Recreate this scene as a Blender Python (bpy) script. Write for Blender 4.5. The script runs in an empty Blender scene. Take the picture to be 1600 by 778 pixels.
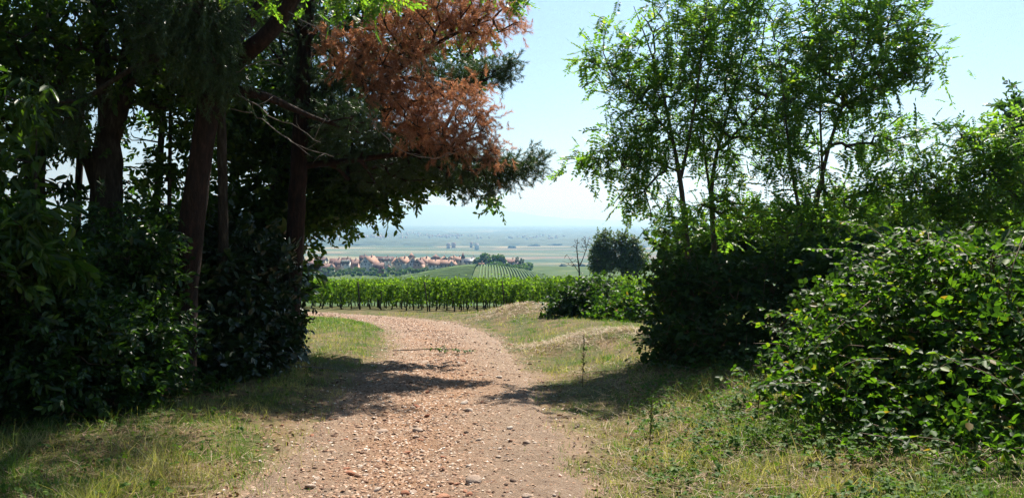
import bpy, math, random
import numpy as np
from mathutils import Vector, Matrix

rng = np.random.default_rng(11)
random.seed(5)
R = math.radians
SC = bpy.context.scene
COL = SC.collection

# ------------------------------------------------------------------ camera
F = 1200.0                     # focal length in pixels of the 1600 px wide photograph
PITCH = math.atan(42.0 / F)    # camera looks slightly downhill
CAMZ = 1.6
cam_d = bpy.data.cameras.new('camera')
cam_d.lens = F / 1600.0 * 36.0
cam_d.sensor_width = 36.0
cam_d.sensor_fit = 'HORIZONTAL'
cam_d.clip_start = 0.05
cam_d.clip_end = 120000.0
cam = bpy.data.objects.new('camera', cam_d)
cam.location = (0, 0, CAMZ)
cam.rotation_euler = (math.pi / 2 - PITCH, 0, 0)
COL.objects.link(cam)
SC.camera = cam

# ------------------------------------------------------------------ sky, sun, exposure
SUN_AZ, SUN_EL = R(20), R(52)
world = bpy.data.worlds.new('World')
SC.world = world
world.use_nodes = True
wn = world.node_tree.nodes
wn.clear()
w_out = wn.new('ShaderNodeOutputWorld')
w_bg = wn.new('ShaderNodeBackground')
w_sky = wn.new('ShaderNodeTexSky')
w_sky.sky_type = 'NISHITA'
w_sky.sun_disc = False
w_sky.sun_elevation = SUN_EL
w_sky.sun_rotation = SUN_AZ
w_sky.altitude = 200
w_sky.air_density = 1.0
w_sky.dust_density = 0.8
w_sky.ozone_density = 1.0
w_bg.inputs['Strength'].default_value = 0.05
world.node_tree.links.new(w_sky.outputs[0], w_bg.inputs['Color'])
world.node_tree.links.new(w_bg.outputs[0], w_out.inputs['Surface'])
sun_d = bpy.data.lights.new('sun', 'SUN')
sun_d.energy = 5.0
sun_d.angle = R(0.55)
sun_d.color = (1.0, 0.95, 0.87)
sun = bpy.data.objects.new('sun', sun_d)
sdir = Vector((math.sin(SUN_AZ) * math.cos(SUN_EL), math.cos(SUN_AZ) * math.cos(SUN_EL), math.sin(SUN_EL)))
sun.rotation_euler = sdir.to_track_quat('Z', 'Y').to_euler()
COL.objects.link(sun)
SC.view_settings.view_transform = 'Standard'
SC.view_settings.look = 'None'
SC.view_settings.gamma = 1.0
SC.view_settings.use_curve_mapping = False
SC.view_settings.exposure = 1.25
SC.render.engine = 'CYCLES'
SC.cycles.max_bounces = 6
SC.cycles.diffuse_bounces = 3
SC.cycles.transmission_bounces = 4
SC.cycles.use_denoising = True
SC.cycles.denoiser = 'OPENIMAGEDENOISE'
SC.cycles.denoising_input_passes = 'RGB_ALBEDO_NORMAL'
SC.cycles.denoising_prefilter = 'NONE'
SC.cycles.use_adaptive_sampling = False
SC.cycles.sample_clamp_indirect = 3.0
SC.cycles.caustics_reflective = False
SC.cycles.caustics_refractive = False

# ------------------------------------------------------------------ helpers
def P(px, py, d):
    """world point seen at pixel (px, py) of the 1600x778 photograph, d metres ahead"""
    ca, sa = math.cos(PITCH), math.sin(PITCH)
    a, b = px - 800.0, 389.0 - py
    vy = ca * F + sa * b
    vz = -sa * F + ca * b
    s = d / vy
    return np.array([a * s, d, CAMZ + vz * s])

def smooth(a, b, x):
    t = np.clip((np.asarray(x, float) - a) / (b - a), 0, 1)
    return t * t * (3 - 2 * t)

def vnoise(x, y, seed=0):
    """cheap value noise in 2D, vectorised, 0..1"""
    x = np.asarray(x, float); y = np.asarray(y, float)
    xi, yi = np.floor(x), np.floor(y)
    fx, fy = x - xi, y - yi
    fx, fy = fx * fx * (3 - 2 * fx), fy * fy * (3 - 2 * fy)
    def h(i, j):
        v = np.sin(i * 127.1 + j * 311.7 + seed * 74.7) * 43758.5453
        return v - np.floor(v)
    a, b, c, d = h(xi, yi), h(xi + 1, yi), h(xi, yi + 1), h(xi + 1, yi + 1)
    return (a * (1 - fx) + b * fx) * (1 - fy) + (c * (1 - fx) + d * fx) * fy

def fbm(x, y, seed=0, oct=4):
    s, a, t = 0, 0.5, 0
    for k in range(oct):
        s = s + a * vnoise(x * 2 ** k, y * 2 ** k, seed + k)
        t += a; a *= 0.5
    return s / t

def nrm(v):
    return v / np.maximum(np.linalg.norm(v, axis=-1, keepdims=True), 1e-9)

def frames(dirs, ups):
    X = nrm(dirs)
    Z = nrm(ups - (ups * X).sum(-1, keepdims=True) * X)
    Y = np.cross(Z, X)
    return np.stack([X, Y, Z], axis=-1)

class Acc:
    """collects vertices and faces of one mesh"""
    def __init__(s):
        s.v = []; s.f = []; s.n = 0
    def add(s, v, faces):
        v = np.asarray(v, float).reshape(-1, 3)
        s.v.append(v)
        for f in (faces if isinstance(faces, list) else [faces]):
            f = np.asarray(f, int)
            if f.size: s.f.append(f + s.n)
        s.n += len(v)
    def inst(s, tv, tf, Rm, pos, scale):
        """copy a template (k,3) with faces list of (m,c) arrays to N places"""
        N = len(pos); k = len(tv)
        sc = np.asarray(scale, float)
        sc = sc.reshape(N, 1, -1) if sc.ndim else np.full((N, 1, 1), float(sc))
        V = np.einsum('nij,nkj->nki', Rm, tv[None] * sc) + pos[:, None, :]
        fs = [(f[None] + (np.arange(N) * k)[:, None, None]).reshape(-1, f.shape[1]) for f in tf]
        s.add(V.reshape(-1, 3), fs)
    def box(s, c, h, rot=None):
        c = np.asarray(c, float); h = np.asarray(h, float)
        q = np.array([[x, y, z] for x in (-1, 1) for y in (-1, 1) for z in (-1, 1)], float) * h
        if rot is not None: q = q @ np.asarray(rot).T
        s.add(q + c, np.array([[0, 1, 3, 2], [4, 6, 7, 5], [0, 4, 5, 1], [2, 3, 7, 6], [0, 2, 6, 4], [1, 5, 7, 3]]))
    def tube(s, pts, rad, sides=8, bump=0.0, cap=True):
        pts = np.asarray(pts, float); n = len(pts)
        rad = np.broadcast_to(np.asarray(rad, float), (n,))
        t = nrm(np.gradient(pts, axis=0))
        up = np.array([0.31, 0.17, 0.93]) if abs(t[0][2]) < 0.8 else np.array([0.95, 0.2, 0.1])
        fr = frames(t, np.broadcast_to(up, t.shape))
        a = np.arange(sides) / sides * 2 * math.pi
        ring = np.stack([np.cos(a), np.sin(a)], -1)
        rr = rad[:, None] * (1 + (bump * (rng.random((n, sides)) - 0.5) if bump else 0))
        V = pts[:, None, :] + rr[..., None] * (ring[None, :, 0, None] * fr[:, None, :, 1] + ring[None, :, 1, None] * fr[:, None, :, 2])
        i = np.arange(n - 1)[:, None] * sides; j = np.arange(sides)[None]; j2 = (j + 1) % sides
        q = np.stack([i + j, i + j2, i + sides + j2, i + sides + j], -1).reshape(-1, 4)
        fs = [q]
        if cap:
            fs.append((np.arange(sides)[::-1])[None]); fs.append(((n - 1) * sides + np.arange(sides))[None])
        s.add(V.reshape(-1, 3), fs)
    def mesh(s, name, origin=(0, 0, 0), smooth_shade=False):
        V = np.concatenate(s.v) - np.asarray(origin, float)
        lt = np.concatenate([np.full(len(f), f.shape[1], np.int32) for f in s.f])
        lv = np.concatenate([f.reshape(-1) for f in s.f]).astype(np.int32)
        ls = np.concatenate([[0], np.cumsum(lt)[:-1]]).astype(np.int32)
        me = bpy.data.meshes.new(name)
        me.vertices.add(len(V)); me.vertices.foreach_set('co', V.astype(np.float32).ravel())
        me.loops.add(len(lv)); me.loops.foreach_set('vertex_index', lv)
        me.polygons.add(len(lt)); me.polygons.foreach_set('loop_start', ls); me.polygons.foreach_set('loop_total', lt)
        if smooth_shade: me.polygons.foreach_set('use_smooth', np.ones(len(lt), bool))
        me.update(calc_edges=True)
        return me

def link(name, me, mat=None, parent=None, loc=(0, 0, 0)):
    o = bpy.data.objects.new(name, me)
    if mat is not None and not me.materials: me.materials.append(mat)
    COL.objects.link(o)
    o.location = loc
    if parent is not None: o.parent = parent
    return o

def empty(name, loc, label, cat, group=None):
    o = bpy.data.objects.new(name, None)
    o.empty_display_size = 0.3
    COL.objects.link(o); o.location = loc
    return tag(o, label, cat, group)

def tag(o, label=None, cat=None, group=None, kind=None):
    if label: o['label'] = label
    if cat: o['category'] = cat
    if group: o['group'] = group
    if kind: o['kind'] = kind
    return o

# ------------------------------------------------------------------ materials
def new_mat(name):
    m = bpy.data.materials.new(name); m.use_nodes = True
    nt = m.node_tree; nt.nodes.clear()
    out = nt.nodes.new('ShaderNodeOutputMaterial')
    return m, nt, out

def ramp(nt, stops, fac):
    r = nt.nodes.new('ShaderNodeValToRGB')
    e = r.color_ramp.elements
    while len(e) < len(stops): e.new(0.5)
    for k, (p, c) in enumerate(stops):
        e[k].position = p; e[k].color = (*c, 1)
    nt.links.new(fac, r.inputs[0])
    return r.outputs[0]

def noise(nt, scale, detail=4, rough=0.55, vec=None):
    n = nt.nodes.new('ShaderNodeTexNoise')
    n.inputs['Scale'].default_value = scale
    n.inputs['Detail'].default_value = detail
    n.inputs['Roughness'].default_value = rough
    if vec is not None: nt.links.new(vec, n.inputs['Vector'])
    return n.outputs['Fac']

def mixc(nt, fac, a, b, mode='MIX'):
    m = nt.nodes.new('ShaderNodeMix'); m.data_type = 'RGBA'; m.blend_type = mode
    for sock, val in ((m.inputs[0], fac), (m.inputs[6], a), (m.inputs[7], b)):
        if isinstance(val, (int, float)): sock.default_value = val
        elif isinstance(val, tuple): sock.default_value = (*val, 1)
        else: nt.links.new(val, sock)
    return m.outputs[2]

def maprange(nt, v, a, b, c=0.0, d=1.0):
    m = nt.nodes.new('ShaderNodeMapRange')
    nt.links.new(v, m.inputs[0])
    for i, x in enumerate((a, b, c, d)): m.inputs[i + 1].default_value = x
    return m.outputs[0]

def worldpos(nt, scale=(1, 1, 1)):
    g = nt.nodes.new('ShaderNodeNewGeometry')
    mp = nt.nodes.new('ShaderNodeMapping')
    mp.inputs['Scale'].default_value = scale
    nt.links.new(g.outputs['Position'], mp.inputs[0])
    return mp.outputs[0]

def leaf_mat(name, stops, trans=0.38, rough=0.42, spec=0.45, tint=(1.35, 1.5, 0.55), patch=None):
    """leaf: colours vary from leaf to leaf; light shines through the blade"""
    m, nt, out = new_mat(name)
    g = nt.nodes.new('ShaderNodeNewGeometry')
    col = ramp(nt, stops, g.outputs['Random Per Island'])
    if patch:
        nz = maprange(nt, noise(nt, patch[0], 3, 0.6, worldpos(nt)), patch[1], patch[2])
        col = mixc(nt, nz, col, ramp(nt, patch[3], g.outputs['Random Per Island']))
    b = nt.nodes.new('ShaderNodeBsdfPrincipled')
    b.inputs['Roughness'].default_value = rough
    b.inputs['Specular IOR Level'].default_value = spec
    nt.links.new(col, b.inputs['Base Color'])
    t = nt.nodes.new('ShaderNodeBsdfTranslucent')
    nt.links.new(mixc(nt, 1.0, col, tint, 'MULTIPLY'), t.inputs['Color'])
    mx = nt.nodes.new('ShaderNodeMixShader'); mx.inputs[0].default_value = trans
    nt.links.new(b.outputs[0], mx.inputs[1]); nt.links.new(t.outputs[0], mx.inputs[2])
    nt.links.new(mx.outputs[0], out.inputs['Surface'])
    return m

def solid_mat(name, stops, nscale=6.0, rough=0.85, bump=0.0, bscale=30.0, stretch=(1, 1, 1), spec=0.25, island=False):
    m, nt, out = new_mat(name)
    vec = worldpos(nt, stretch)
    if island:
        g = nt.nodes.new('ShaderNodeNewGeometry'); fac = g.outputs['Random Per Island']
    else:
        fac = maprange(nt, noise(nt, nscale, 5, 0.6, vec), 0.3, 0.7)
    b = nt.nodes.new('ShaderNodeBsdfPrincipled')
    b.inputs['Roughness'].default_value = rough
    b.inputs['Specular IOR Level'].default_value = spec
    nt.links.new(ramp(nt, stops, fac), b.inputs['Base Color'])
    if bump:
        bp = nt.nodes.new('ShaderNodeBump'); bp.inputs['Strength'].default_value = bump
        bp.inputs['Distance'].default_value = 0.04
        nt.links.new(noise(nt, bscale, 5, 0.65, vec), bp.inputs['Height'])
        nt.links.new(bp.outputs[0], b.inputs['Normal'])
    nt.links.new(b.outputs[0], out.inputs['Surface'])
    return m

M = {}
M['robinia'] = leaf_mat('robinia_leaf', [(0, (.05, .115, .025)), (.5, (.08, .17, .034)), (.9, (.12, .21, .04)), (1, (.2, .24, .04))], trans=.6, tint=(2.1, 2.1, .55))
M['oak'] = leaf_mat('oak_leaf', [(0, (.024, .06, .012)), (.6, (.045, .1, .018)), (1, (.085, .15, .025))], trans=.45, tint=(1.6, 1.7, .5))
M['chestnut'] = leaf_mat('chestnut_leaf', [(0, (.012, .034, .01)), (.6, (.026, .066, .015)), (.9, (.05, .11, .022)), (1, (.1, .17, .03))], trans=.45, rough=.36, spec=.5, tint=(1.6, 1.7, .5))  # darkened tone: shade of the left undergrowth is put into the leaf colour
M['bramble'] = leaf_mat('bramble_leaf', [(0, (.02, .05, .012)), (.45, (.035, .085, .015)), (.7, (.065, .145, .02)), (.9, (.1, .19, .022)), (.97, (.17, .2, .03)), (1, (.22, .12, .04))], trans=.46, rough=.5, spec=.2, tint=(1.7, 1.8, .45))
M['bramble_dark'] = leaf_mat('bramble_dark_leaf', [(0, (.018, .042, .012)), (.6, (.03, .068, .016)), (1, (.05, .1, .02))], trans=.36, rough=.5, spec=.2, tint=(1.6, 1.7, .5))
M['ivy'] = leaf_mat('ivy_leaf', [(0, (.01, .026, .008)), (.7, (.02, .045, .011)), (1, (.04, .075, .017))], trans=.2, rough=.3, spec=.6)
M['poplar'] = leaf_mat('poplar_leaf', [(0, (.045, .075, .022)), (.6, (.075, .115, .032)), (1, (.11, .15, .045))], trans=.4)
M['vine'] = leaf_mat('vine_leaf', [(0, (.055, .11, .015)), (.5, (.1, .185, .023)), (1, (.18, .28, .04))], trans=.56, spec=.15, rough=.6, tint=(1.4, 1.5, .5))
M['needle_green'] = leaf_mat('green_pine_needles', [(0, (.02, .05, .018)), (.7, (.045, .085, .03)), (1, (.08, .13, .04))], trans=.25, rough=.4)
M['needle_brown'] = leaf_mat('dead_brown_needles', [(0, (.24, .115, .06)), (.5, (.42, .225, .125)), (.93, (.56, .38, .24)), (1, (.2, .2, .08))], trans=.52, rough=.6, tint=(1.2, .9, .7))
M['grass'] = leaf_mat('grass_blades', [(0, (.06, .115, .022)), (.6, (.105, .185, .036)), (.85, (.17, .22, .055)), (1, (.36, .3, .15))], trans=.45, rough=.5,
                      patch=(0.75, .43, .60, [(0, (.17, .16, .06)), (.5, (.34, .28, .13)), (1, (.5, .41, .24))]))
M['grass_green'] = leaf_mat('fresh_grass_blades', [(0, (.05, .12, .015)), (.6, (.09, .19, .022)), (1, (.15, .24, .04))], trans=.42, rough=.5)
M['hay'] = leaf_mat('dry_hay', [(0, (.16, .1, .045)), (.5, (.3, .2, .1)), (1, (.45, .33, .19))], trans=.25, rough=.6, tint=(1.1, 1, .8))
M['herb'] = leaf_mat('herb_leaf', [(0, (.04, .09, .016)), (.6, (.07, .145, .024)), (1, (.13, .2, .035))], trans=.4, rough=.6, spec=.15)
M['litter'] = leaf_mat('dead_leaf', [(0, (.07, .035, .018)), (.6, (.15, .08, .04)), (1, (.3, .18, .1))], trans=.15, rough=.7, tint=(1, .9, .7))
M['yellow'] = leaf_mat('yellow_petals', [(0, (.7, .5, .02)), (1, (.85, .65, .03))], trans=.3, tint=(1, 1, .6))
M['pine_bark'] = solid_mat('pine_bark', [(0, (.012, .008, .007)), (.5, (.03, .018, .013)), (1, (.065, .034, .025))], 6, .9, 1.0, 18, (3, 3, .8))
M['dark_bark'] = solid_mat('dark_bark', [(0, (.018, .014, .01)), (.6, (.05, .04, .03)), (1, (.1, .085, .065))], 7, .9, .8, 22, (3, 3, .7))
M['grey_bark'] = solid_mat('grey_bark', [(0, (.05, .04, .03)), (.6, (.1, .085, .065)), (1, (.17, .15, .12))], 9, .85, .6, 25, (3, 3, .7))
M['dead_wood'] = solid_mat('dead_wood', [(0, (.12, .095, .075)), (1, (.32, .28, .24))], 12, .8)
M['cane'] = solid_mat('bramble_cane', [(0, (.07, .06, .025)), (1, (.18, .1, .06))], 14, .6)
M['stone'] = solid_mat('path_stone', [(0, (.2, .13, .095)), (.5, (.34, .26, .2)), (1, (.5, .43, .36))], 3.0, .85, .4, 40)
M['stone_red'] = solid_mat('red_sandstone', [(0, (.17, .065, .04)), (.5, (.3, .13, .075)), (1, (.42, .22, .14))], 4.0, .9, .4, 40)
M['gravel'] = solid_mat('path_gravel', [(0, (.05, .032, .024)), (.22, (.16, .088, .057)), (.45, (.3, .175, .11)), (.8, (.36, .25, .175)), (.95, (.46, .37, .29)), (1, (.62, .56, .5))], island=True, rough=.9)

# ------------------------------------------------------------------ terrain shape
PC = np.array([(-0.6, -30), (-0.7, -8), (-0.72, 0), (-0.75, 6), (-0.84, 8), (-1.0, 10), (-1.22, 13), (-1.32, 16), (-1.6, 19.5), (-2.25, 24.5),
               (-3.5, 30), (-5.4, 35), (-8.6, 39.6), (-13, 44.6), (-20, 50.5), (-32, 58), (-60, 70)], float)
PW = np.array([1.5, 1.45, 1.45, 1.45, 1.5, 1.6, 1.68, 1.55, 1.6, 1.7, 1.75, 1.75, 1.75, 1.7, 1.6, 1.6, 1.6])
_t = np.concatenate([[0], np.cumsum(np.linalg.norm(np.diff(PC, axis=0), axis=1))])
TS = np.linspace(0, _t[-1], 700)
def _spl(v):
    # smooth interpolation (cubic Hermite with finite-difference tangents)
    m = np.gradient(v, _t)
    i = np.clip(np.searchsorted(_t, TS, 'right') - 1, 0, len(_t) - 2)
    h = _t[i + 1] - _t[i]; u = (TS - _t[i]) / h
    return ((2 * u**3 - 3 * u**2 + 1) * v[i] + (u**3 - 2 * u**2 + u) * h * m[i] + (-2 * u**3 + 3 * u**2) * v[i + 1] + (u**3 - u**2) * h * m[i + 1])
CX, CY, CW = _spl(PC[:, 0]), _spl(PC[:, 1]), _spl(PW)
_tan = nrm(np.stack([np.gradient(CX), np.gradient(CY)], -1))
NX, NY = _tan[:, 1], -_tan[:, 0]          # normal pointing to the right of the path

def path_side(x, y):
    """signed distance to the right of the path's centre line, and half width there"""
    x = np.atleast_1d(np.asarray(x, float)); y = np.atleast_1d(np.asarray(y, float))
    s = np.empty(len(x)); w = np.empty(len(x))
    for a in range(0, len(x), 4000):
        dx = x[a:a + 4000, None] - CX; dy = y[a:a + 4000, None] - CY
        k = np.argmin(dx * dx + dy * dy, axis=1); ii = np.arange(len(k))
        d = np.sqrt(dx[ii, k] ** 2 + dy[ii, k] ** 2)
        s[a:a + 4000] = d * np.sign(dx[ii, k] * NX[k] + dy[ii, k] * NY[k])
        w[a:a + 4000] = CW[k]
    return s, w

PROF = np.array([(-400, 14), (-120, 8), (-50, 4.15), (0, 0), (60, -4.98), (75, -6.6), (120, -12.5), (300, -32), (420, -36.8), (520, -41.7), (640, -46.7), (700, -45.4),
                 (780, -43.8), (900, -50.5), (1100, -65), (2000, -104), (3000, -110), (90000, -110)], float)
def gz(x, y):
    x = np.asarray(x, float); y = np.asarray(y, float)
    shp = np.broadcast(x, y).shape
    x = np.broadcast_to(x, shp).ravel(); y = np.broadcast_to(y, shp).ravel()
    z = np.interp(y, PROF[:, 0], PROF[:, 1])
    z = z + 12.8 * np.exp(-.5 * ((x + 24) / 36) ** 2 - .5 * ((y - 520) / 62) ** 2)       # vineyard knoll
    z = z + 3.0 * np.exp(-.5 * ((x - 70) / 60) ** 2 - .5 * ((y - 560) / 70) ** 2)
    near = (np.abs(x) < 60) & (y > -30) & (y < 75)
    if near.any():
        xn, yn = x[near], y[near]
        s, w = path_side(xn, yn)
        fade = 1 - smooth(34, 44, yn)
        dz = 0.42 * smooth(0.2, 3.2, s - w) * fade + 0.55 * smooth(3.5, 7.5, s - w) * fade * (1 - smooth(12, 26, yn))
        dz = dz + 0.10 * smooth(0.0, 0.8, -s - w) * fade
        lump = .45 + 1.1 * fbm(xn * 1.9, yn * 1.9, 63)
        dz = dz + 0.22 * lump * np.exp(-.5 * ((xn - 1.7) / 1.0) ** 2 - .5 * ((yn - 18.6) / .75) ** 2)
        dz = dz + 0.36 * lump * np.exp(-.5 * ((xn - 0.6) / 1.7) ** 2 - .5 * ((yn - 33.5) / 1.8) ** 2)
        off = smooth(0, 0.5, np.abs(s) - w)
        dz = dz + off * (0.10 * (fbm(xn * .9, yn * .9, 3) - .5) + .05 * (fbm(xn * 3.5, yn * 3.5, 9) - .5))
        z[near] += dz
    far = y > 75
    z[far] += (fbm(x[far] / 60, y[far] / 60, 21) - .5) * 1.6 * smooth(80, 200, y[far]) * (1 - smooth(1200, 2500, y[far]))
    return z.reshape(shp)

def edge_noise(x, y):
    return fbm(x * 1.5, y * 1.5, 31, 5) - .5

def g1(x, y):
    return float(gz(np.array([x]), np.array([y]))[0])

def on_ground(px, py, d0=2.0, d1=80.0):
    """first point where the pixel's ray meets the ground"""
    d = np.linspace(d0, d1, 900)
    q = np.array([P(px, py, k) for k in d])
    below = np.where(q[:, 2] < gz(q[:, 0], q[:, 1]))[0]
    return q[below[0]] if len(below) else q[-1]

# ------------------------------------------------------------------ ground sheet
def track_colour(nt, wp):
    base = ramp(nt, [(.3, (.12, .08, .055)), (.47, (.265, .19, .136)), (.6, (.335, .25, .185)), (.75, (.5, .4, .32))], noise(nt, 26, 6, .75, wp))
    base = mixc(nt, maprange(nt, noise(nt, 1.1, 4, .6, wp), .4, .65, 0, .75), base, ramp(nt, [(.3, (.16, .105, .07)), (.7, (.36, .27, .2))], noise(nt, 45, 4, .7, wp)))
    return base

def build_ground():
    rad = np.concatenate([np.linspace(0.0, 3, 8)[1:], 3 * 1.028 ** np.arange(1, 120), ])
    rad = np.concatenate([rad, rad[-1] * 1.05 ** np.arange(1, 150)])
    rad = rad[rad < 60000]
    ang = np.concatenate([np.linspace(-48, 48, 340), np.linspace(48, 312, 90)[1:-1]])
    a = np.radians(ang); n, m = len(rad), len(ang)
    x = rad[:, None] * np.sin(a)[None]; y = rad[:, None] * np.cos(a)[None]
    z = gz(x, y)
    nr = ((np.abs(x) < 70) & (y > -32) & (y < 75)).ravel()
    ss, ww = path_side(x.ravel()[nr], y.ravel()[nr])
    zz = z.ravel(); zz[nr] -= .3 * (1 - smooth(.66, .9, np.abs(ss) / ww)); z = zz.reshape(x.shape)
    worn = np.zeros(x.size + 1, np.float32)
    xf, yf = x.ravel()[nr], y.ravel()[nr]
    worn[1:][nr] = 1 - smooth(.85, 1.12, np.abs(ss) / ww - .7 * edge_noise(xf, yf))
    V = np.concatenate([[[0, 0, g1(0, 0) - .3]], np.stack([x, y, z], -1).reshape(-1, 3)])
    i = np.arange(n - 1)[:, None]; j = np.arange(m)[None]; j2 = (j + 1) % m
    q = np.stack([1 + i * m + j, 1 + i * m + j2, 1 + (i + 1) * m + j2, 1 + (i + 1) * m + j], -1).reshape(-1, 4)[:, ::-1]
    jj = np.arange(m)
    t = np.stack([np.zeros(m, int), 1 + (jj + 1) % m, 1 + jj], -1)
    A = Acc(); A.add(V, [q, t])
    m_, nt, out = new_mat('ground')
    b = nt.nodes.new('ShaderNodeBsdfPrincipled'); b.inputs['Roughness'].default_value = .95
    b.inputs['Specular IOR Level'].default_value = .1
    wp = worldpos(nt)
    # verge: earth, dry straw and thin turf
    n1 = maprange(nt, noise(nt, 1.3, 5, .65, wp), .38, .62)
    n2 = noise(nt, 22, 5, .7, wp)
    verge = mixc(nt, n1, ramp(nt, [(.3, (.03, .045, .012)), (.7, (.075, .09, .028))], n2), ramp(nt, [(.3, (.075, .05, .027)), (.7, (.2, .14, .08))], n2))
    mid = ramp(nt, [(.3, (.035, .065, .016)), (.5, (.055, .09, .024)), (.7, (.09, .115, .04))], noise(nt, .05, 5, .6, wp))
    # the plain: a patchwork of fields
    vo = nt.nodes.new('ShaderNodeTexVoronoi'); vo.inputs['Scale'].default_value = 1.0
    mp = nt.nodes.new('ShaderNodeMapping'); mp.inputs['Scale'].default_value = (1 / 420, 1 / 150, 0)
    mp.inputs['Rotation'].default_value = (0, 0, .25)
    nt.links.new(wp, mp.inputs[0]); nt.links.new(mp.outputs[0], vo.inputs['Vector'])
    sp = nt.nodes.new('ShaderNodeSeparateColor'); nt.links.new(vo.outputs['Color'], sp.inputs[0])
    field = ramp(nt, [(0, (.03, .06, .02)), (.3, (.06, .09, .035)), (.45, (.1, .115, .05)), (.6, (.27, .22, .13)), (.68, (.08, .1, .04)), (.85, (.17, .125, .085)), (1, (.045, .075, .028))], sp.outputs[0])
    sep = nt.nodes.new('ShaderNodeSeparateXYZ'); nt.links.new(wp, sep.inputs[0])
    wa = nt.nodes.new('ShaderNodeAttribute'); wa.attribute_name = 'worn'
    verge = mixc(nt, wa.outputs['Fac'], verge, mixc(nt, 1.0, track_colour(nt, wp), (.7, .68, .64), 'MULTIPLY'))
    c = mixc(nt, maprange(nt, sep.outputs['Y'], 48, 70), verge, mid)
    c = mixc(nt, maprange(nt, sep.outputs['Y'], 850, 1000), c, field)
    nt.links.new(c, b.inputs['Base Color'])
    bp = nt.nodes.new('ShaderNodeBump'); bp.inputs['Strength'].default_value = .5; bp.inputs['Distance'].default_value = .03
    nt.links.new(noise(nt, 18, 6, .7, wp), bp.inputs['Height']); nt.links.new(bp.outputs[0], b.inputs['Normal'])
    nt.links.new(b.outputs[0], out.inputs['Surface'])
    gm = A.mesh('ground', smooth_shade=True)
    gm.attributes.new('worn', 'FLOAT', 'POINT').data.foreach_set('value', worn)
    o = link('ground', gm, m_)
    return tag(o, 'grassy hillside falling away to the wide plain', kind='structure')
build_ground()

# ------------------------------------------------------------------ path
def rut_mask(u, t):
    """0..1 how deep the washed-out channel is; u across (-1..1), t metres along"""
    c = -0.12 + .18 * np.sin(t * .33) + .1 * np.sin(t * .9 + 1)
    return np.exp(-.5 * ((u - c) / .3) ** 2)

def path_z(u, t, x, y):
    rut = rut_mask(u, t)
    amp = np.clip(1 - np.abs(u), 0, 1)
    rough = (fbm(x * 1.6, y * 1.6, 5) - .5) * .09 + (fbm(x * 7, y * 7, 8, 3) - .5) * .045 + (fbm(x * 22, y * 22, 13, 2) - .5) * .022
    crown = .03 - .08 * np.maximum(np.abs(u) - .78, 0) / .22 + .10 * edge_noise(x, y) * smooth(.5, .9, np.abs(u))
    return crown + rough * (.35 + .65 * smooth(0, .3, amp)) - .075 * rut * (.5 + .8 * fbm(x * .8, y * .8, 17))

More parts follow.
